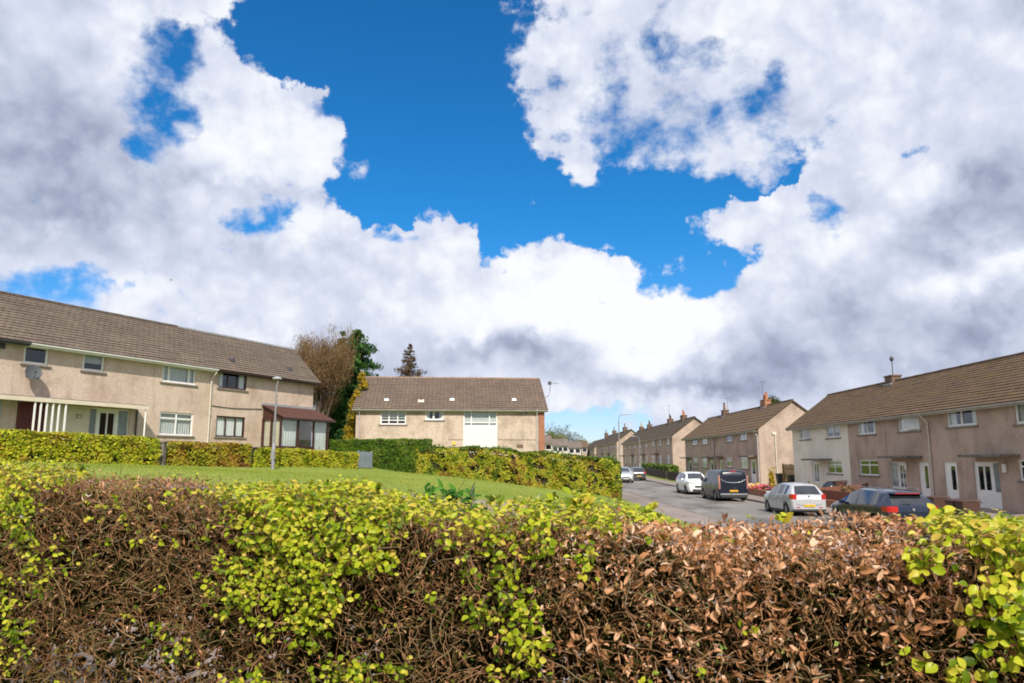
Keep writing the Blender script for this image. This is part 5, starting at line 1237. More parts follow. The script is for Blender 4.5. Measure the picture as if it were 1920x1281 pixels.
    # ---- fresh leaves in small sprays
    nc = 54000; P, N_, dp, fp = sample(nc, XM0, XM1, .022); px, py = proj(P); gm = gmask(px, py)*np.clip(.65+.55*vn(P, 16, 4), .12, 1.3)
    keep = rg.random(nc) < np.clip(gm*.66, 0.0055, 1); P, N_, gm, fpk = P[keep], N_[keep], gm[keep], fp[keep]
    k = 4; n = len(P)*k; C_ = np.repeat(P, k, 0); NN = np.repeat(N_, k, 0)+rg.normal(0, .52, (n, 3)); NN /= np.linalg.norm(NN, axis=1)[:, None]
    j = np.tile(np.arange(k), len(P)); base = np.repeat(rg.normal(0, .5, len(P)), k)
    # leaves fan out sideways and hang down the face; on the top they lie out flat
    th = (j/(k-1)-.5)*2.3+base+rg.normal(0, .25, n); fpr = np.repeat(fpk, k)
    downish = np.stack([np.sin(th), -.25*np.ones(n), -np.cos(th)*.75+.1], 1); flat = np.stack([np.sin(th*1.4), -np.cos(th*1.4)*.7, .35+rg.normal(0, .25, n)], 1)
    ax = np.where(fpr[:, None], downish, flat); ax /= np.linalg.norm(ax, axis=1)[:, None]
    P2 = C_+rg.normal(0, .009, (n, 3))+NN*rg.uniform(.0, .030, n)[:, None]
    big = .8+.35*np.clip((P2[:, 0]-.6)/.8, 0, 1); Ln = .0235*np.clip(rg.lognormal(0, .20, n), .6, 1.45)*big
    strips(P2, ax, NN, Ln, Ln*rg.uniform(.62, .80, n), rg.normal(.45, .35, n), 'fresh_leaves', 'fresh_leaf', widths=(.10, .78, 1.0, .72, .04), fold=.10, rnd=np.clip(rg.normal(.46, .30, n)+np.repeat(np.where(fpk, 0, .16), k), 0, 1))
    # a few upright shoots breaking the top line
    for (x_, h_) in ((1075, .07), (1085, .055), (1100, .04), (1760, .03), (1880, .015), (700, .03), (1040, .03), (150, .03), (1215, .02), (930, .03), (1465, .02)):
        d_ = ray(x_, 950); t_ = (face(0)+DEPTH*.6)/(d_.y-SL*d_.x); X0 = d_.x*t_; Y0 = d_.y*t_; z0 = float(top(np.array([X0]), 0)[0])
        m_ = 9; hh = rg.random(m_)*h_+.01; th = rg.uniform(0, 6.3, m_); ax = np.stack([np.cos(th)*.7, np.sin(th)*.7, np.full(m_, .6)], 1); ax /= np.linalg.norm(ax, axis=1)[:, None]
        Pq = np.stack([np.full(m_, X0)+rg.normal(0, .012, m_), np.full(m_, Y0)+rg.normal(0, .012, m_), z0+hh], 1)
        SH.append((Pq, ax))
    if SH:
        Pq = np.concatenate([s[0] for s in SH]); ax = np.concatenate([s[1] for s in SH]); n = len(Pq); Ln = rg.uniform(.026, .042, n)
        strips(Pq, ax, np.tile([0, -.7, .7], (n, 1))+rg.normal(0, .3, (n, 3)), Ln, Ln*.7, rg.normal(.3, .3, n), 'shoot_leaves', 'fresh_leaf', widths=(.10, .78, 1.0, .72, .04), fold=.10)
    return strips, root
SH = []
MAT['beech_twig'] = m_leaf('beech_twigs', [(.09, .050, .022), (.19, .095, .045), (.31, .165, .085), (.42, .24, .14), (.17, .15, .055)], 3, .6, .05, .4)
MAT['beech_branch'] = m_leaf('beech_branches', [(.10, .075, .040), (.15, .115, .065), (.21, .165, .10)], 3, .6, .0, .4)
MAT['inner_leaf'] = m_leaf('shade_toned_inner_leaves', [(.014, .011, .005), (.030, .023, .009), (.028, .034, .008), (.055, .032, .015)], 2.5, .7, .1, .5)  # dark leaf colours carry the shade inside the hedge
MAT['dry_leaf'] = m_leaf('dry_beech_leaves', [(.085, .036, .016), (.22, .095, .040), (.41, .19, .088), (.60, .33, .19), (.78, .56, .42)], 3, .45, .25, .35)
MAT['bud_leaf'] = m_leaf('olive_bud_leaves', [(.040, .055, .008), (.10, .13, .012), (.20, .22, .02), (.26, .17, .04), (.16, .075, .03)], 5, .5, .3, .5)
MAT['fresh_leaf'] = m_leaf('fresh_beech_leaves', [(.045, .085, .006), (.12, .185, .008), (.27, .345, .014), (.42, .46, .026), (.55, .50, .06), (.50, .36, .07)], 4, .35, .35, .3)
STRIPS, NH = near_hedge()
# ------------------------------------------------------------------ vehicles
def m_carglass():
    n = NT('car_glass'); n.col((.012, .014, .016)).rough(.04).set(Specular_IOR_Level=.9, IOR=1.7); return n.m
MAT['car_glass'] = m_carglass()
MAT['tyre'] = plain('tyre_rubber', (.018, .018, .018), .85, .2, 6)
MAT['rim'] = plain('alloy_rim', (.30, .30, .31), .35, .1, 6, Metallic=.8)
MAT['trim'] = plain('black_plastic_trim', (.022, .022, .024), .6, .15, 4)
MAT['lampred'] = plain('red_lamp_lens', (.42, .012, .015), .15, .1, 8, Coat_Weight=.5)
MAT['lampclear'] = plain('clear_lamp_lens', (.45, .46, .48), .12, .2, 12, Coat_Weight=.6)
MAT['lamppink'] = plain('pale_pink_lamp_lens', (.50, .24, .20), .15, .15, 8, Coat_Weight=.5)
MAT['plate_y'] = plain('yellow_number_plate', (.70, .42, .02), .4, .05)
MAT['plate_w'] = plain('white_number_plate', (.70, .70, .68), .4, .05)
MAT['plate_ink'] = plain('plate_lettering', (.02, .02, .02), .5, .1)
PAINT = {'silver': m_paint('silver_paint', (.50, .51, .54), .28, .5, .35), 'navy': m_paint('navy_blue_paint', (.004, .010, .032), .22, .6, .1), 'van': m_paint('dark_blue_van_paint', (.006, .009, .022), .28, .25, .1),
         'whitec': m_paint('white_car_paint', (.76, .77, .78), .25, .6), 'slate': m_paint('slate_grey_paint', (.060, .075, .095), .25, .7, .2), 'palesilver': m_paint('pale_silver_paint', (.42, .46, .50), .28, .5, .3)}
def make_car(name, label, group, paint, S, X, Y, face_us, z=None):
    """S: L, W, top (x,z) outline from tail to nose, belt (x,z), ws / rw = windscreen / rear window x-range, side = side glass x-range, pillars, wheels (x, radius)"""
    L, W = S['L'], S['W']/2
    root = empty(name, (X, Y, (zroad(Y)+.035) if z is None else z), R(-90) if face_us else R(90), label, S.get('cat', 'car'), group)
    cx = L/2
    tx, tz = zip(*S['top']); bx, bz = zip(*S['belt']); wr = S['wheels']; inset = S.get('inset', .20); zb0 = .20
    st = sorted(set([round(v, 3) for v in np.arange(0, L+.001, .07)]+[round(p[0], 3) for p in S['top']]+[L, .03, L-.03]+[round(v, 3) for v in S['ws']+S['rw']+S['side']]+[round(v, 3) for pr in S['pillars'] for v in pr]))
    st = [s for i, s in enumerate(st) if i == 0 or s-st[i-1] > .012 or s == L]
    rings = []
    for x in st:
        zt_ = float(np.interp(x, tx, tz)); be = float(np.interp(x, bx, bz))
        tp = float(np.interp(x, [0, .06, .3, .9, L-1.0, L-.35, L-.08, L], S.get('taper', [.86, .92, .965, 1, 1, .95, .84, .74])))
        g = min(1, max(0, (zt_-be)/.42)); w = W*tp
        zb = zb0+.10*max(0, 1-x/.35)+.06*max(0, 1-(L-x)/.3); z1 = zb
        for xw, rw_ in wr:
            ra = rw_+.055
            if abs(x-xw) < ra: z1 = max(z1, math.sqrt(ra*ra-(x-xw)**2)+rw_-.01-.0)
        flare = 0.0
        p4 = min(be, zt_-.05); p3 = min(be-.10, p4-.02); z2 = max(.48, z1+.02); z2 = min(z2, p4-.06); z1 = min(z1, z2-.015); p3 = max(p3, z2+.02); p4 = max(p4, p3+.01); 
        p5 = max(zt_-.02-.045*g, p4+.01)
        wbelt = w*.965; wroof = wbelt*(1-.015)-inset*g
        rings.append([(0, zb), (w*.93, zb if z1 == zb else z1), (w, z2), (w*.992, p3), (wbelt, p4), (wroof, p5), (wroof*(.80+.0*g), max(zt_-.012, p5+.004)), (0, max(zt_+.006, p5+.01))])
    k = 8
    def face_kind(i, s):
        x0, x1 = st[i], st[i+1]; xm = (x0+x1)/2
        zt_ = float(np.interp(xm, tx, tz)); be = float(np.interp(xm, bx, bz)); g = (zt_-be)/.42
        if s == 4 and S['side'][0] < xm < S['side'][1] and g > .22 and not any(a < xm < b for a, b in S['pillars']): return 'side_window'
        if s in (6,) or (s == 5 and False):
            if S['ws'][0] < xm < S['ws'][1]: return 'windscreen'
            if S['rw'][0] < xm < S['rw'][1]: return 'rear_window'
        if s in (0,): return 'under'
        return 'body'
    geo = {}
    for sy in (1, -1):
        for i in range(len(st)-1):
            for s in range(k-1):
                kd = face_kind(i, s)
                if kd == 'side_window': kd = 'side_window_a' if sy == 1 else 'side_window_b'
                a, b = rings[i][s], rings[i][s+1]; c, d = rings[i+1][s+1], rings[i+1][s]
                q = [(st[i]-cx, a[0]*sy, a[1]), (st[i]-cx, b[0]*sy, b[1]), (st[i+1]-cx, c[0]*sy, c[1]), (st[i+1]-cx, d[0]*sy, d[1])]
                if sy == 1: q = q[::-1]
                geo.setdefault(kd, []).append(q)
    for e, i in ((0, 0), (1, -1)):
        ring = [(st[i]-cx, p[0], p[1]) for p in rings[i]]+[(st[i]-cx, -p[0], p[1]) for p in rings[i][::-1][1:-1]]
        geo['body'].append(ring if e else ring[::-1])
    def weld(qs, nm, mat, parent=root, solid=0.0):
        vs = {}; V_ = []; F_ = []
        for q in qs:
            f = []
            for v in q:
                key = tuple(round(c, 4) for c in v)
                if key not in vs: vs[key] = len(V_); V_.append(v)
                if vs[key] not in f: f.append(vs[key])
            if len(f) > 2: F_.append(f)
        m = MB(); m.add(V_, F_, smooth=True); o = m.build(nm, mat, parent)
        me = o.data
        if hasattr(me, 'set_sharp_from_angle'): me.set_sharp_from_angle(angle=R(38))
        return o
    body = weld(geo['body']+geo.get('under', []), 'body', PAINT[paint])
    for kd in ('side_window_a', 'side_window_b', 'windscreen', 'rear_window'):
        if kd in geo: weld(geo[kd], kd[:11] if kd.startswith('side') else kd, MAT['car_glass'])
    m = MB(); m.box(.25-cx, L-.28-cx, -W*.90, W*.90, .17, .60); m.build('underbody', MAT['trim'], root)
    def wy(x): return W*float(np.interp(x, [0, .06, .3, .9, L-1.0, L-.35, L-.08, L], S.get('taper', [.86, .92, .965, 1, 1, .95, .84, .74])))
    # trim: bumpers, sills, door gaps, handles, mirrors
    m = MB(); m.box(-.012-cx, .10-cx, -W*.86, W*.86, .24, S.get('bumper', .36)); m.build('rear_bumper_trim', MAT['trim'], root, bevel=.01)
    for sy in (1, -1):
        m = MB(); m.box(wr[0][0]+wr[0][1]+.08-cx, wr[1][0]-wr[1][1]-.08-cx, sy*W*.955-.02, sy*W*.955+.02, .17, .27); m.build('sill_trim', MAT['trim'], root)
    for xg in S['gaps']:
        for sy in (1, -1):
            be = float(np.interp(xg, bx, bz)); m = MB(); w = wy(xg)*1.0
            m.add([(xg-.006-cx, sy*(w*.985), .30), (xg+.006-cx, sy*(w*.985), .30), (xg+.006-cx, sy*(w+.002), .52), (xg-.006-cx, sy*(w+.002), .52), (xg+.006-cx, sy*(w*.994+.003), be-.09), (xg-.006-cx, sy*(w*.994+.003), be-.09)], [(0, 1, 2, 3), (3, 2, 4, 5)]); m.build('door_gap', MAT['trim'], root)
    for xh in S['handles']:
        for sy in (1, -1):
            be = float(np.interp(xh, bx, bz)); m = MB(); m.box(xh-.09-cx, xh+.09-cx, sy*wy(xh)*.995-.02, sy*wy(xh)*.995+.028, be-.16, be-.125); m.build('door_handle', PAINT[paint] if S.get('hpaint', True) else MAT['trim'], root, bevel=.006)
    xm = S['mirror']
    for sy in (1, -1):
        be = float(np.interp(xm, bx, bz)); m = MB(); y0 = sy*W*.95; y1 = sy*(W*.95+.20)
        m.box(xm-.05-cx, xm+.07-cx, min(y0, y1), max(y0, y1), be-.0, be+S.get('mh', .13)); m.build('wing_mirror', MAT['trim'] if S.get('mtrim') else PAINT[paint], root, bevel=.025)
    # lamps
    for sy in (1, -1):
        z0, z1_, lx, ly = S['tail']
        m = MB(); w = wy(.0)
        pts = [(-.012, ly*W), (-.012, w*.97), (.05, wy(.05)+.006), (lx, wy(lx)+.006)]
        for i in range(3):
            a, b = pts[i], pts[i+1]; m.quad((a[0]-cx, sy*a[1], z0), (b[0]-cx, sy*b[1], z0+(.03 if i == 2 else 0)), (b[0]-cx, sy*b[1], z1_-(.02 if i == 2 else 0)), (a[0]-cx, sy*a[1], z1_))
        m.quad((-.012-cx, sy*ly*W, z0), (-.012-cx, sy*w*.97, z0), (.03-cx, sy*w*.97, z0-.01), (.03-cx, sy*ly*W, z0-.01))
        m.build('tail_light', MAT[S.get('tailmat', 'lampred')], root)
        z0, z1_ = S['head']; m = MB(); pts = [(L+.004, W*.45), (L-.03, W*.70), (L-.12, wy(L-.12)+.004), (L-.34, wy(L-.34)+.006)]
        for i in range(3):
            a, b = pts[i], pts[i+1]; m.quad((a[0]-cx, sy*a[1], z0+.02*i), (b[0]-cx, sy*b[1], z0+.02*(i+1)), (b[0]-cx, sy*b[1], z1_), (a[0]-cx, sy*a[1], z1_))
        m.build('headlight', MAT['lampclear'], root)
    m = MB(); m.box(L-.03-cx, L+.012-cx, -W*.42, W*.42, .52, .68); m.box(L-.03-cx, L+.012-cx, -W*.62, W*.62, .26, .42); m.build('grille', MAT['trim'], root)
    # plates with rows of dark characters too small to read
    def plate(x, sgn, z, mat):
        m = MB(); m.box(min(x, x+sgn*.012), max(x, x+sgn*.012), -.26, .26, z-.055, z+.055); p = m.build('number_plate', MAT[mat], root)
        m = MB(); r_ = random.Random(int(X*7))
        for i in range(7):
            yq = (-.20+.062*i+(.03 if i > 3 else 0)); xq = x+sgn*.0135
            for zq in ((-.034, -.026), (-.004, .004), (.026, .034)):
                if r_.random() < .75: m.box(min(xq, xq+sgn*.002), max(xq, xq+sgn*.002), yq, yq+.038, z+zq[0], z+zq[1])
            m.box(min(xq, xq+sgn*.002), max(xq, xq+sgn*.002), yq, yq+.009, z-.034, z+.034)
        m.box(min(xq, xq+sgn*.002), max(xq, xq+sgn*.002), -.20, .24, z-.037, z-.034)
        m.build('plate_lettering', MAT['plate_ink'], p)
    plate(-.014-cx, -1, S['plate'], 'plate_y'); plate(L+.014-cx, 1, .45, 'plate_w')
    if S.get('cat') != 'van':
        w0 = wy(.0)
        m = MB(); m.tube([(-.016-cx, -w0*.80, .60), (-.016-cx, -w0*.62, .535), (-.016-cx, w0*.62, .535), (-.016-cx, w0*.80, .60)], .006, 4); m.build('tailgate_gap', MAT['trim'], root)
        m = MB(); m.tube([(-.004-cx, 0, S['tail'][1]-.10), (-.024-cx, 0, S['tail'][1]-.10)], .045, 10); m.build('emblem', MAT['metal'], root)
        for sy in (1, -1): m = MB(); m.box(-.016-cx, -.002-cx, sy*w0*.70-.09, sy*w0*.70+.09, .40, .44); m.build('reflector', MAT['lampred'], root)
    # rear wiper and aerial
    if S.get('wiper'):
        x_, z_ = S['wiper']; m = MB(); m.tube([(x_-.045-cx, 0, z_), (x_-.02-cx, .32, z_+.06)], .012, 5); m.build('wiper', MAT['trim'], root)
    for xw, rw_ in wr:
        for sy in (1, -1):
            o = MB(); prof = [(rw_*.62, -.10), (rw_*.92, -.105), (rw_, -.075), (rw_, .075), (rw_*.92, .105), (rw_*.62, .10)]; n = 26
            vs = [(a*math.cos(2*math.pi*j/n), c, a*math.sin(2*math.pi*j/n)) for a, c in prof for j in range(n)]
            o.add(vs, [(i*n+j, i*n+(j+1) % n, (i+1)*n+(j+1) % n, (i+1)*n+j) for i in range(5) for j in range(n)], smooth=True)
            wo = o.build('wheel', MAT['tyre'], root); wo.location = (xw-cx, sy*(W-.115), rw_)
            q = MB(); ri = rw_*.63; ys = sy*.085; 
            q.add([(ri*math.cos(2*math.pi*j/20), ys*a, ri*math.sin(2*math.pi*j/20)) for a in (1, .3) for j in range(20)], [(j, (j+1) % 20, 20+(j+1) % 20, 20+j) for j in range(20)])
            for sp in range(5):
                a = 2*math.pi*sp/5+.3; c, s_ = math.cos(a), math.sin(a); t = .10*rw_/.3
                q.add([(c*.03-s_*t, ys*.95, s_*.03+c*t), (c*.03+s_*t, ys*.95, s_*.03-c*t), (c*ri+s_*t*.7, ys*.98, s_*ri-c*t*.7), (c*ri-s_*t*.7, ys*.98, s_*ri+c*t*.7)], [(0, 1, 2, 3)])
            q.build('rim', MAT['rim'] if S.get('alloy', True) else MAT['metal'], wo)
            q = MB(); q.add([(ri*.98*math.cos(2*math.pi*j/20), ys*.4, ri*.98*math.sin(2*math.pi*j/20)) for j in range(20)], [tuple(range(20))]); q.build('brake_disc', MAT['darkmetal'], wo)
    return root
HATCH = dict(L=4.06, W=1.73, top=[(0, .80), (.03, .93), (.12, 1.02), (.48, 1.42), (.58, 1.475), (1.1, 1.53), (1.8, 1.535), (2.4, 1.46), (2.62, 1.40), (3.18, 1.05), (3.3, 1.01), (3.8, .90), (3.98, .78), (4.06, .62)],
    belt=[(0, .98), (.6, 1.02), (3.0, .94), (4.06, .86)], ws=[2.50, 3.18], rw=[.13, .50], side=[.62, 2.95], pillars=[(.98, 1.10), (1.80, 1.89)], wheels=[(.72, .305), (3.28, .305)], gaps=[.98, 1.85, 2.95], handles=[1.22, 2.10],
    mirror=2.78, tail=(.80, 1.04, .26, .66), head=(.66, .80), plate=.50, wiper=(.16, 1.07), bumper=.34, alloy=False)
ESTATE = dict(L=4.62, W=1.82, top=[(0, .82), (.03, .96), (.12, 1.03), (.40, 1.30), (.62, 1.44), (1.2, 1.50), (2.3, 1.515), (2.8, 1.43), (2.95, 1.38), (3.55, 1.06), (3.7, 1.02), (4.3, .90), (4.54, .76), (4.62, .60)],
    belt=[(0, 1.0), (.8, 1.0), (3.3, .93), (4.62, .86)], ws=[2.86, 3.55], rw=[.13, .56], side=[.70, 3.30], pillars=[(1.25, 1.34), (2.15, 2.25)], wheels=[(.88, .33), (3.70, .33)], gaps=[1.30, 2.2, 3.3], handles=[1.55, 2.45],
    mirror=3.12, tail=(.80, .99, .34, .56), head=(.66, .80), plate=.60, wiper=(.17, 1.10), bumper=.36)
SUV = dict(L=4.5, W=1.84, top=[(0, .90), (.03, 1.02), (.12, 1.10), (.42, 1.50), (.6, 1.60), (1.3, 1.66), (2.2, 1.66), (2.7, 1.57), (2.86, 1.52), (3.42, 1.16), (3.55, 1.12), (4.2, 1.03), (4.42, .88), (4.5, .66)],
    belt=[(0, 1.10), (.8, 1.10), (3.2, 1.04), (4.5, .98)], ws=[2.76, 3.42], rw=[.13, .52], side=[.70, 3.18], pillars=[(1.2, 1.29), (2.1, 2.19)], wheels=[(.86, .35), (3.56, .35)], gaps=[1.25, 2.15, 3.2], handles=[1.5, 2.4],
    mirror=3.02, tail=(.92, 1.12, .3, .6), head=(.80, .93), plate=.70, wiper=(.17, 1.16), bumper=.42)
VAN = dict(L=4.98, W=1.96, cat='van', top=[(0, 1.60), (.02, 1.80), (.08, 1.90), (.25, 1.955), (1.5, 1.98), (3.2, 1.96), (3.5, 1.90), (3.62, 1.86), (4.22, 1.34), (4.36, 1.26), (4.75, 1.10), (4.92, .92), (4.98, .70)],
    belt=[(0, 1.22), (3.0, 1.22), (4.1, 1.18), (4.98, 1.1)], ws=[3.52, 4.22], rw=[0.0, 0.0], side=[2.95, 3.98], pillars=[], wheels=[(.98, .34), (3.98, .34)], gaps=[1.75, 2.90, 3.95], handles=[1.95, 3.05], inset=.15, mh=.26, mtrim=True, hpaint=False,
    taper=[.94, .965, .98, 1, 1, .95, .86, .78], mirror=3.80, tail=(.78, 1.62, .10, .87), tailmat='lamppink', head=(.78, .95), plate=.66, bumper=.46)
def yof(px, X): return X*1422/(px-960)
CG = 'cars parked along the right kerb'
c = make_car('parked_car', 'silver hatchback parked behind the dark van, rear facing the camera', CG, 'silver', HATCH, 14.1, 38.4, False); c.scale = (1.05, 1.03, 1.0)
c = make_car('parked_car', 'dark blue estate car with red tail light, half hidden behind the near hedge', CG, 'navy', ESTATE, 14.0, 29.2, False); c.scale = (1.08, 1.07, 1.08)
v = make_car('parked_van', 'dark blue panel van with solid rear doors and yellow plate', CG, 'van', VAN, 14.1, 51.0, False)
# rear doors of the van: centre gap, moulded curve, handle, step
hx = -2.49
m = MB(); m.box(hx-.008, hx+.02, -.006, .006, .48, 1.78); m.build('door_gap', MAT['trim'], v)
m = MB(); pts = [(hx-.006, -.80+1.6*i/16, 1.18+.22*abs((i-8)/8)**3) for i in range(17)]; m.tube(pts, .016, 5); m.build('door_crease', PAINT['palesilver'], v)
m = MB(); m.box(hx-.05, hx+.01, -.86, .86, .40, .50); m.build('rear_step', MAT['metal'], v, bevel=.01)
m = MB(); m.box(hx-.03, hx, -.18, -.05, .80, .88); m.build('door_handle', MAT['trim'], v)
m = MB(); m.box(hx-.010, hx+.03, -.20, .20, 1.86, 1.91); m.build('brake_light', MAT['lampred'], v)
make_car('parked_car', 'white sport utility car facing the camera in front of the dark van', CG, 'whitec', SUV, 14.0, 59.0, True)
make_car('parked_car', 'slate grey hatchback far up the street beside the dark green hedge', CG, 'slate', HATCH, 14.7, 90.0, False)
make_car('car', 'pale silver car coming down the street, partly behind the corner hedge', None, 'palesilver', SUV, 12.1, 83.0, True)
# roof rails and spoiler brake light of the estate
for sy in (1, -1):
    m = MB(); m.tube([(-1.6, sy*.60, 1.49), (-1.4, sy*.61, 1.545), (.4, sy*.61, 1.555), (.6, sy*.60, 1.50)], .014, 6); m.build('roof_rail', MAT['metal'], c)
m = MB(); m.box(-1.98, -1.78, -.52, .52, 1.36, 1.40); s = m.build('spoiler', PAINT['navy'], c, bevel=.01); m = MB(); m.box(-1.995, -1.978, -.40, .40, 1.372, 1.395); m.build('brake_light', MAT['lampred'], s)
# ------------------------------------------------------------------ street furniture, garden things, far houses
def g0(px, py, Y): p = atY(px, py, Y); return p
def lamp(px, pyt, pyb, Y, label, arm, armz=.25, head=.55, col='metal', z=None, r=.07):
    b = atY(px, pyb, Y); zb = zt(b.x, Y) if z is None else z; H = atY(px, pyt, Y).z-zb
    root = empty('street_lamp', (b.x, Y, zb), 0, label, 'street lamp')
    m = MB(); m.tube([(0, 0, -.3), (0, 0, H*.28), (0, 0, H*.285)], [r, r, r*.65], 10); m.tube([(0, 0, H*.285), (0, 0, H-armz)], [r*.62, r*.5], 10); 
    p = m.build('pole', MAT[col], root)
    m = MB(); m.box(-r-.002, r+.002, -r-.008, -r+.02, .45, .95); m.build('access_door', MAT[col], p)
    if abs(arm) > .3:
        s = 1 if arm > 0 else -1
        m = MB(); m.tube([(0, 0, H-armz), (s*.06, 0, H-armz*.4), (s*.25, 0, H-.12), (arm-s*.3, 0, H-.03)], .035, 8); m.build('arm', MAT[col], root)
        hx = arm
    else: hx = 0
    m = MB(); n = 10; L = head
    vs = []; 
    for i in range(n+1):
        t = i/n; w = .13*math.sin(math.pi*min(1, t*1.0+.04)*.96)**.6+.02; h = .075*math.sin(math.pi*(t*.9+.05))**.7
        vs += [(hx-L/2+L*t, -w, H-.02), (hx-L/2+L*t, -w*.6, H-.02+h), (hx-L/2+L*t, w*.6, H-.02+h), (hx-L/2+L*t, w, H-.02), (hx-L/2+L*t, 0, H-.075)]
    m.add(vs, [(i*5+j, i*5+(j+1) % 5, (i+1)*5+(j+1) % 5, (i+1)*5+j) for i in range(n) for j in range(5)]+[(0, 1, 2, 3, 4), tuple(range(n*5, n*5+5))[::-1]], smooth=True)
    m.build('lamp_head', MAT['lamphead'], root); return root
MAT['lamphead'] = plain('pale_grey_lamp_head', (.42, .45, .50), .4, .1)
MAT['pole_grey'] = plain('painted_grey_pole', (.20, .205, .22), .5, .15, 4)
l1 = lamp(511, 709, 882, 36.5, 'short grey lamp post with a flat head on the lawn before the porch', .06, armz=.75, head=.42, col='pole_grey', r=.085)
m = MB(); m.tube([(0, 0, 3.58), (-.01, 0, 3.95), (.06, 0, 4.28)], .03, 6); m.build('arm', MAT['pole_grey'], l1)
lamp(1162, 777, 880, 95, 'tall street lamp with a curved arm reaching over the road', 1.15, armz=.8, head=.9, col='pole_grey', z=-.4, r=.13)
lamp(1200.5, 818, 890, 112, 'thin far lamp post standing before the third row of houses', -1.0, armz=.5, head=.7, col='pole_grey', z=-.1, r=.10)

# wheelie bins
MAT['bin_brown'] = plain('brown_bin_plastic', (.060, .026, .018), .55, .15, 3); MAT['bin_dark'] = plain('dark_teal_bin_plastic', (.020, .035, .040), .5, .15, 3); MAT['bin_green'] = plain('green_bin_lid', (.02, .10, .045), .5, .1)
MAT['bin_grey'] = plain('dark_grey_bin_plastic', (.045, .045, .05), .5, .15, 3)
def bin_(x, y, z, rz, mat, lid, label, group=None):
    root = empty('wheelie_bin', (x, y, z), rz, label, 'bin', group)
    m = MB(); w0, d0, w1, d1, h = .22, .24, .29, .36, .96
    m.add([(-w0, -d0, .03), (w0, -d0, .03), (w0, d0, .03), (-w0, d0, .03), (-w1, -d1, h), (w1, -d1, h), (w1, d1, h), (-w1, d1, h)], [(0, 3, 2, 1), (0, 1, 5, 4), (1, 2, 6, 5), (2, 3, 7, 6), (3, 0, 4, 7)]); m.build('body', MAT[mat], root, bevel=.02)
    m = MB(); m.add([(-w1-.02, -d1-.04, h), (w1+.02, -d1-.04, h), (w1+.02, d1+.03, h+.03), (-w1-.02, d1+.03, h+.03), (-w1-.02, -d1-.04, h+.04), (w1+.02, -d1-.04, h+.04), (w1, d1, h+.11), (-w1, d1, h+.11)], [(0, 3, 2, 1), (4, 5, 6, 7), (0, 1, 5, 4), (1, 2, 6, 5), (2, 3, 7, 6), (3, 0, 4, 7)]); m.build('lid', MAT[lid], root, bevel=.01)
    m = MB(); m.tube([(-w1, d1+.07, h-.02), (w1, d1+.07, h-.02)], .016, 6); m.build('handle', MAT[mat], root)
    for s in (-1, 1): m = MB(); m.tube([(s*.20, d0+.03, .10), (s*.26, d0+.03, .10)], .10, 12); m.build('wheel', MAT['tyre'], root)
    return root
p = atY(463, 877, 37.3); bin_(p.x, 37.3, p.z-.02, R(60), 'bin_dark', 'bin_dark', 'dark teal wheelie bin between two clipped hedges by the left terrace')
def right_spot(px, X): Y = X*1422/(px-960); return X, Y, zt(X, Y)
x, y, z = right_spot(1571, 20.6); bin_(x, y, z, R(-90), 'bin_brown', 'bin_brown', 'brown wheelie bin against the whitewashed house wall, next to a black sack')
x, y, z = right_spot(1788, 17.85); bin_(x, y, z, R(-90), 'bin_brown', 'bin_brown', 'brown wheelie bin below the narrow white side door')
x, y, z = right_spot(1806, 17.9); bin_(x, y, z, R(-90), 'bin_brown', 'bin_brown', 'brown wheelie bin nearest the double glazed front door')
x, y, z = right_spot(1752, 18.2); bin_(x, y, z, R(-90), 'bin_brown', 'bin_brown', 'reddish bin standing beside the white downpipe')
x, y, z = right_spot(1462, 22.8); bin_(x, y, z, R(-90), 'bin_grey', 'bin_green', 'dark bin with green lid at the foot of the tall gable, left one', 'green lidded bins by the gable')
x, y, z = right_spot(1480, 22.9); bin_(x, y-.6, z, R(-90), 'bin_grey', 'bin_green', 'dark bin with green lid at the foot of the tall gable, right one', 'green lidded bins by the gable')
# black sack and hose
def sack(x, y, z, label):
    bm = bmesh.new(); bmesh.ops.create_icosphere(bm, subdivisions=3, radius=.42)
    for v in bm.verts:
        n = mnoise.noise(v.co*3.1+Vector((x, 0, 0)))*.11+mnoise.noise(v.co*8)*.03; v.co *= 1+n; v.co.z *= .9
        if v.co.z > .25: v.co.x *= .6; v.co.y *= .6; v.co.z *= 1.15
        v.co.z = max(v.co.z, -.30)
    me = bpy.data.meshes.new('refuse_sack'); bm.to_mesh(me); bm.free(); me.materials.append(MAT['sack']); me.polygons.foreach_set('use_smooth', [True]*len(me.polygons))
    o = bpy.data.objects.new('refuse_sack', me); COL.objects.link(o); o.location = (x, y, z+.30); return tag(o, label, 'refuse sack')
MAT['sack'] = plain('dark_blue_sack_film', (.018, .022, .035), .25, .2, 5)
x, y, z = right_spot(1552, 19.9); sack(x, y, z+.35, 'shiny dark refuse sack piled beside the brown bin'); 
s2 = MB(); s2.box(-.35, .35, -.3, .3, -.4, .34); 
o = s2.build('crate', MAT['bin_dark'], None, bevel=.03); o.location = (x, y, z+.4); tag(o, 'dark box holding up the refuse sack', 'box')

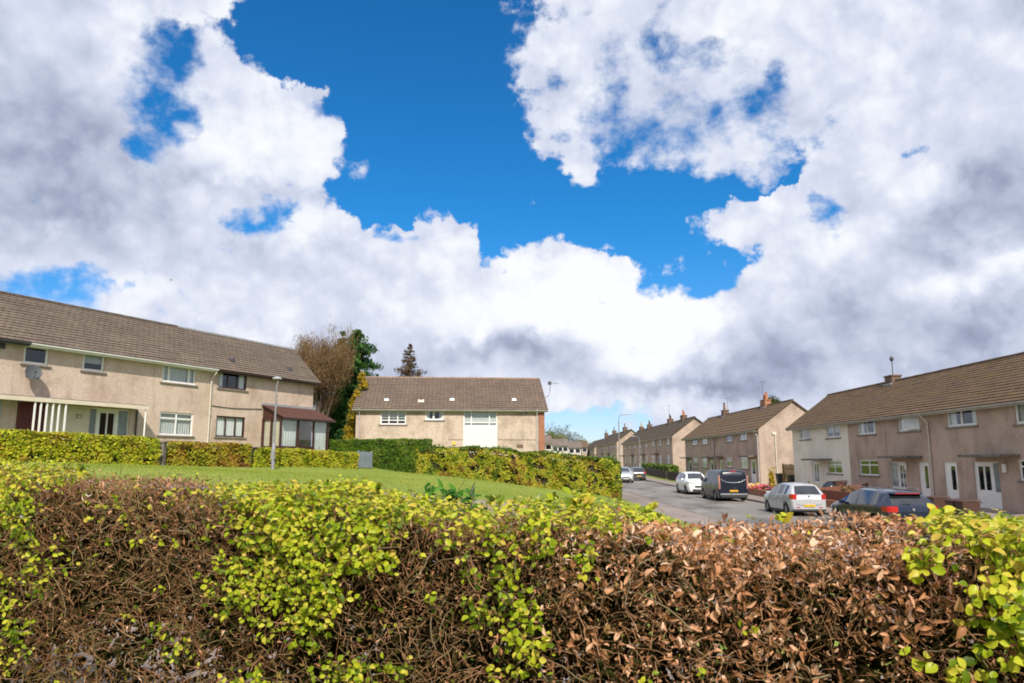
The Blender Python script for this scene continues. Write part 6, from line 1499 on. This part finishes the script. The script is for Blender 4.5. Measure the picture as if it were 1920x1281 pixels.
# fences
MAT['fence_red'] = plain('red_brown_fence_boards', (.17, .062, .036), .8, .3, 3); MAT['fence_wood'] = plain('weathered_wood_fence', (.30, .19, .07), .85, .3, 4); MAT['fence_grey'] = plain('grey_painted_gate', (.17, .20, .24), .6, .15, 3)
MAT['fence_dark'] = plain('dark_fence_boards', (.055, .040, .034), .85, .3, 3)
def fence(a, b, h, mat, label, za=None, zb=None, board=.10, gap=.025, name='fence', cat='fence', posts=2.0):
    A = Vector(a); B = Vector(b); L = (B-A).length; d = (B-A)/L
    za = zt(*A) if za is None else za; zb = zt(*B) if zb is None else zb
    root = empty(name, (A.x, A.y, za), math.atan2(d.y, d.x), label, cat)
    m = MB(); n = int(L/(board+gap)); rr = random.Random(int(L*100))
    for i in range(n):
        u = i*(board+gap); z = (zb-za)*u/L; hh = h*(1+rr.uniform(-.02, .02)); m.box(u, u+board, -.012, .012, z+.05, z+hh)
    m.build('boards', MAT[mat], root)
    m = MB()
    for zz in (.25, .8): m.add([(0, .013, h*zz-.04), (L, .013, zb-za+h*zz-.04), (L, .013, zb-za+h*zz+.04), (0, .013, h*zz+.04), (0, .05, h*zz-.04), (L, .05, zb-za+h*zz-.04), (L, .05, zb-za+h*zz+.04), (0, .05, h*zz+.04)], [(0, 1, 2, 3), (7, 6, 5, 4), (0, 4, 5, 1), (3, 2, 6, 7), (1, 5, 6, 2), (0, 3, 7, 4)])
    m.build('rails', MAT[mat], root)
    k = max(1, int(round(L/posts)))
    for i in range(k+1):
        u = L*i/k; z = (zb-za)*i/k; m = MB(); m.box(u-.05, u+.05, .05, .15, z-.3, z+h+.05); m.build('post', MAT[mat], root)
    return root
fence((18.0, 45.3), (18.0, 39.4), .85, 'fence_red', 'red brown upright board fence behind the silver hatchback')
fence((18.0, 45.4), (21.2, 45.4), .9, 'fence_red', 'red brown board fence running back to the whitewashed house')
fence((22.3, 62.4), (26.5, 62.4), 1.9, 'fence_wood', 'yellowish wooden fence closing the gap between the gable and the white house')
fence((18.1, 38.9), (18.0, 32.5), .5, 'fence_red', 'low red brown fence before the brown houses, mostly behind the dark estate car')
ga = atY(673, 881, 45.2); gb = atY(697.5, 882, 46.0)
fence((ga.x, ga.y), (gb.x, gb.y), 1.0, 'fence_grey', 'grey painted slatted garden gate between two hedges', board=.07, gap=.03, name='garden_gate', cat='gate', posts=1.0)
fence((18.0, 88), (18.0, 74), 1.0, 'fence_dark', 'dark low garden fence before the third row houses', board=.14, gap=.05)
fence((18.2, 103), (18.1, 89.5), .95, 'fence_dark', 'dark garden fence beside the far green hedge', board=.14, gap=.05)
# low garden walls along the right pavement
def low_wall(x, y0, y1, h, label, mat='brick'):
    root_z = zt(x, y0); n = max(1, int((y1-y0)/3)); m = MB()
    for i in range(n):
        a, b = y0+(y1-y0)*i/n, y0+(y1-y0)*(i+1)/n; z = zt(x, (a+b)/2)-root_z; m.box(-.11, .11, a-y0, b-y0-.002, z-.4, z+h); m.box(-.14, .14, a-y0+.001, b-y0-.003, z+h+.001, z+h+.05)
    o = m.build('garden_wall', MAT[mat], None); o.location = (x, y0, root_z); return tag(o, label, 'wall')
low_wall(17.75, 47.5, 60.0, .35, 'low brick garden wall behind the dark van')
low_wall(17.75, 62.0, 73.0, .42, 'low brown garden wall in front of the second row', 'brick_brown')
# ground of the front gardens: gravel and slabs
def garden(y0, y1, mat, name='front_garden'):
    ysg = list(np.arange(y0, y1, 1.5))+[y1]; xg = [XP1+.0, 18.2, 19.2, 20.2, 21.2, 22.02]; m = MB()
    vs = [(x, y, zt(max(x, XP1+.02), y)+.03+(.0 if x > XP1 else .0)) for y in ysg for x in xg]; k = len(xg)
    m.add(vs, [(j*k+i, j*k+i+1, (j+1)*k+i+1, (j+1)*k+i) for j in range(len(ysg)-1) for i in range(k-1)], smooth=True)
    return tag(m.build(name, MAT[mat]), kind='structure')
MAT['gravel'] = m_asphalt('pinkish_gravel', (.20, .155, .125), (.34, .27, .22), 30, patch=.3)
garden(26, 60.4, 'gravel'); garden(66, 82, 'gravel'); garden(103, 126, 'gravel')
# flowers in front of the second row gable
MAT['petal_red'] = plain('red_petals', (.55, .03, .05), .6, .2, 20); MAT['petal_pink'] = plain('pink_petals', (.50, .10, .20), .6, .2, 20); MAT['petal_yellow'] = plain('yellow_petals', (.70, .48, .03), .6, .2, 20); MAT['petal_white'] = plain('cream_petals', (.72, .64, .52), .6, .2, 20)
def flower_clump(x, y, z, r, mat, label):
    root = empty('flower_clump', (x, y, z), 0, label, 'flowers', 'flower clumps behind the silver hatchback')
    n = 260; P = RNG.normal(0, 1, (n, 3)); P /= np.linalg.norm(P, axis=1)[:, None]; P = P*np.array([r, r, .30])*RNG.uniform(.4, 1, (n, 1))+np.array([0, 0, .30])
    u, v, w = frames(n, np.tile([0, -.2, 1.], (n, 1)), .8); s = RNG.uniform(.03, .07, n); V_, F_ = quads(P, u, v, s*.5, s); mesh_np('leaves', V_, F_, MAT['dkgreen'], root, {'rnd': RNG.random(n)})
    k = 34; P = RNG.normal(0, 1, (k, 3)); P[:, 2] = np.abs(P[:, 2])*.8; P /= np.linalg.norm(P, axis=1)[:, None]; P = P*np.array([r, r, .34])+np.array([0, 0, .32])
    A = []; F = []
    for i in range(k):
        c = P[i]; b = len(A)
        for j in range(6): A.append(c+np.array([.075*math.cos(j*1.047), .075*math.sin(j*1.047), .02*(j % 2)]))
        A.append(c+np.array([0, 0, .06]))
        for j in range(6): F.append((b+j, b+(j+1) % 6, b+6))
    mesh_np('blossoms', np.array(A), np.array(F), MAT[mat], root); return root
for i, (px_, X_, r_, mt, lb) in enumerate(((1404, 17.0, .42, 'petal_yellow', 'yellow flowers nearest the dark van'), (1411, 18.3, .5, 'petal_white', 'cream flowers behind the yellow ones'), (1418, 18.6, .4, 'petal_yellow', 'yellow flowers in the middle of the flower bed'),
        (1415, 18.0, .5, 'petal_red', 'red flowers low in the bed, left of the pink ones'), (1424, 18.2, .5, 'petal_red', 'red flowers in the middle of the bed'), (1432, 18.4, .5, 'petal_pink', 'bright pink flowers at the right end of the bed'), (1438, 18.8, .4, 'petal_pink', 'pink flowers just behind the silver hatchback roof'))):
    X_ = max(X_, 18.1); Y_ = X_*1422/(px_-960); flower_clump(X_, Y_, zt(X_, Y_)+.05, r_, mt, lb)
low_wall(17.75, 40.5, 47.3, .30, 'low brick wall under the flower bed and board fence')
# a few garden shrubs by the doors
def shrub(px, X, r, h, mat, label, leaf=.05, n=1500):
    Y = X*1422/(px-960); z = zt(X, Y); root = empty('shrub', (X, Y, z), 0, label, 'shrub')
    m = MB(); m.tube([(0, 0, -.1), (0, 0, h*.6)], [.04, .02], 6); m.build('trunk', MAT['bark'], root)
    rr = random.Random(px); crown_cloud('crown', mat, root, [(rr.uniform(-.4, .4)*r, rr.uniform(-.4, .4)*r, h*rr.uniform(.35, .8), r*.6, r*.6, h*.28) for _ in range(9)], n, leaf); return root
shrub(1591, 19.2, .7, 1.0, 'twig_brown', 'bare brownish shrub in front of the first brown house')
shrub(1520, 19.4, .5, 1.1, 'gold', 'small ochre shrub at the corner of the whitewashed house')
shrub(1330, 19.0, .9, 1.3, 'gold', 'olive green bush before the doors of the second row', .08, 1500)
shrub(1445, 19.0, .35, 2.1, 'gold', 'thin ochre upright shrub near the foot of the gable', .06, 700)
# thing at the garden opening of the left terrace
MAT['pot_green'] = plain('pale_green_glazed_pot', (.45, .55, .48), .35, .1, 6)
p = atY(301, 875, 32.4); m = MB(); m.box(-.14, .14, -.14, .14, -.2, 1.0); m.box(-.18, .18, -.18, .18, 1.0, 1.07); o = m.build('gate_pillar', MAT['concrete'], None, bevel=.01); o.location = (p.x, 32.4, p.z); tag(o, 'grey stone gate pillar at the end of the long clipped hedge', 'pillar')
def pot(px, py, Y, h, mat, label):
    p = atY(px, py, Y); m = MB(); pr = [(.16, 0), (.19, h*.3), (.24, h*.85), (.27, h*.86), (.27, h), (.22, h), (.20, h*.9)]; n = 16
    m.add([(a*math.cos(2*math.pi*j/n), a*math.sin(2*math.pi*j/n), c) for a, c in pr for j in range(n)], [(i*n+j, i*n+(j+1) % n, (i+1)*n+(j+1) % n, (i+1)*n+j) for i in range(len(pr)-1) for j in range(n)]+[tuple(range(n))[::-1]], smooth=True)
    root = empty('plant_pot', (p.x, Y, p.z), 0, label, 'plant pot'); m.build('pot', MAT[mat], root)
    crown_cloud('leaves', 'dkgreen', root, [(0, 0, h+.08, .22, .22, .16)], 260, .05); return root
pot(312, 872, 33.6, .5, 'pot_green', 'pale green plant pot in the opening between the hedges'); pot(321, 871, 34.0, .55, 'pot_orange', 'terracotta plant pot next to the pale green one')
p = atY(324.5, 876, 33.3); m = MB(); m.tube([(0, 0, -.2), (0, 0, .75)], .035, 8); o = m.build('marker_post', MAT['white'], None); o.location = (p.x, 33.3, p.z); tag(o, 'thin white post at the left end of the short hedge', 'post')
p = atY(321.5, 842, 34.6); root = empty('rose_bush', (p.x, 34.6, zt(p.x, 34.6)), 0, 'small rose bush with a red bloom in the garden opening', 'rose bush')
hz = p.z-root.location.z; m = MB(); m.tube([(0, 0, -.1), (.03, 0, hz*.6), (0, 0, hz)], .012, 5); m.build('stem', MAT['bark'], root); m = MB(); m.tube([(0, 0, hz-.06), (0, 0, hz), (0, 0, hz+.07)], [.04, .10, .05], 9); m.build('bloom', MAT['petal_red'], root)
crown_cloud('leaves', 'dkgreen', root, [(0, 0, hz*.6, .2, .2, .25)], 300, .045)
# stone edging below the short hedge
a = atY(330, 880, 32.3); b = atY(465, 882, 36.3); A = Vector((a.x, 32.3)); B = Vector((b.x, 36.3)); d = B-A; L = d.length
o = MB(); n = 8
for i in range(n): o.box(L*i/n, L*(i+1)/n-.02, -.08, .08, -.25, .10)
o = o.build('edging_stones', MAT['sill'], None, bevel=.01); o.location = (A.x, A.y, (a.z+b.z)/2-.02); o.rotation_euler = (0, 0, math.atan2(d.y, d.x)); tag(o, 'pale edging stones under the short orange green hedge', 'edging')
# handrails by the porch
for k_, (px_, w_) in enumerate(((592, 0), (603, .0))):
    p = atY(px_, 850, 47.5+k_*.5); m = MB(); m.tube([(-.35, 0, -1.2), (-.35, 0, .12), (-.2, 0, .26), (.1, 0, .2), (.45, 0, -.15), (.45, 0, -1.2)], .028, 6); o = m.build('handrail', MAT['metal'], None); o.location = (p.x, 47.5+k_*.5, p.z+.1)
    tag(o, ('curved metal handrail nearest the porch', 'curved metal handrail further right of the porch')[k_], 'handrail', 'handrails beside the porch')
# house glimpsed between the trees
FBk = Face((-23.8, 83), R(-8), 1.9, 'm'); q = FBk.box(618, 652, 776, 845)
hb = house('far_house', FBk, q[0]-1.5, q[1]+7, 'harl_left', 'roof_dark', [FBk.box(632, 641, 790, 803)], label='roughcast house glimpsed between the bare tree and the golden shrub', cat='house', fine=False, wall_h=q[3]-.4, rise=2.2)
b = FBk.box(632, 641, 790, 803); window(hb, b[0]-hb['_x0'], b[1]-hb['_x0'], b[2], b[3], cols=(), fw=.14)
# pale houses across the far end
def pale(px0, px1, pyt, Y, rz, label, wall, roof, nwin=2, rise=1.5, sky=False):
    z0 = .6; a = atY(px0, pyt, Y); F = Face((a.x, Y), R(rz), z0, 'm'); x1 = F.pt(px1, pyt)[0]; wh = a.z-z0
    L = x1; hs_ = [(L*(i+.5)/nwin-.7, L*(i+.5)/nwin+.7, wh-1.7, wh-.5) for i in range(nwin)]
    h = house('far_house', F, 0, x1, wall, roof, hs_, label=label, cat='house', fine=False, wall_h=wh, rise=rise, base=-2, gutter='gutter_grey', fascia='gutter_grey')
    for w_ in hs_: window(h, *w_, cols=(), fw=.09)
    return h
MAT['pale_wall'] = m_render('pale_pink_render', (.58, .48, .40), (.70, .60, .52), (.45, .36, .30), 8, .3, .3); MAT['cream_wall'] = m_render('cream_render', (.68, .62, .48), (.76, .70, .58), (.52, .46, .36), 8, .3, .3)
MAT['roof_far'] = m_roof('far_grey_roof', (.20, .16, .14), (.16, .13, .115), (.10, .08, .07))
pale(1012, 1034, 829, 165, 4, 'nearest pale cream far house, touching the brick corner of the flats', 'cream_wall', 'roof_far', 2)
pale(1037, 1064, 834, 185, 0, 'pale far house with a white skylight strip on its roof', 'cream_wall', 'roof_far', 3)
pale(1066, 1089, 838, 200, -3, 'pinkish far house right of the one with the skylight', 'pale_wall', 'roof_far', 2)
pale(1091, 1101, 837, 215, -3, 'narrow brick toned far house where the street ends', 'harl_gable', 'roof_right', 1)
# seagull
p = atY(321, 525, 75); root = empty('seagull', tuple(p), R(25), 'small dark gull gliding in the sky above the left terrace', 'bird')
m = MB(); k = 9; vs = []; fs = []
m.tube([(-.22, 0, 0), (-.12, 0, .01), (.05, 0, .015), (.16, 0, .01), (.23, 0, 0)], [.015, .05, .06, .04, .012], 8); 
for s in (1, -1):
    q = [(.08, s*.03, .03), (.12, s*.30, .13), (.02, s*.62, .02), (-.05, s*.60, .0), (-.02, s*.30, .10), (-.08, s*.03, .02)]
    m.add(q+[(a, b_, c_-.012) for a, b_, c_ in q], [(0, 1, 4, 5), (1, 2, 3, 4), (11, 10, 7, 6), (10, 9, 8, 7), (0, 6, 7, 1), (1, 7, 8, 2), (3, 9, 10, 4), (4, 10, 11, 5)])
m.build('body', MAT['gull'] if 'gull' in MAT else MAT.setdefault('gull', plain('gull_grey', (.16, .17, .20), .7, .1)), root); root.rotation_euler = (R(28), R(0), R(20)); root.scale = (.8, .8, .8)
# tall weeds behind the near hedge
rgw = np.random.default_rng(4)
p = atY(838, 960, 4.6); wr_ = empty('weed', (p.x, 4.6, 0), 0, 'bright green long leaved weed showing over the near hedge before the lawn', 'weed')
st_ = MB(); PP = []; AX = []
for k in range(16):
    x = rgw.uniform(-.15, .16); y = rgw.uniform(-.12, .12); h = 1.405+.06*rgw.random()-.10*(x+.15)
    st_.tube([(x*.4, y*.4, -.05), (x*.7, y*.7, h*.6), (x, y, h)], [.006, .005, .003], 5, cap=False)
    for j in range(22): th = rgw.uniform(0, 6.3); f_ = 1-.012*j if j < 9 else 1-.05*(j-7); PP.append((x*f_+p.x, y*f_+4.6, h*f_)); AX.append((math.cos(th), math.sin(th)*.5, rgw.uniform(.2, 1.1)))
st_.build('stems', MAT['weedleaf'] if 'weedleaf' in MAT else MAT.setdefault('weedleaf', m_leaf('weed_leaves', [(.02, .08, .008), (.04, .14, .012), (.08, .22, .02), (.18, .32, .05)], 3, .35, .35, .3)), wr_)
PP = np.array(PP); AX = np.array(AX); AX /= np.linalg.norm(AX, axis=1)[:, None]; n = len(PP); Ln = rgw.uniform(.04, .09, n)
lv = STRIPS(PP, AX, np.tile([0, -.5, .8], (n, 1))+rgw.normal(0, .3, (n, 3)), Ln, Ln*.36, rgw.normal(.8, .4, n), 'leaves', 'weedleaf', widths=(.3, .9, 1, .7, .04), fold=.12)
lv.parent = wr_; lv.location = (-p.x, 2.4-4.6, 0)
for o in scene.objects:
    for k in [k for k in o.keys() if k.startswith('_')]: del o[k]
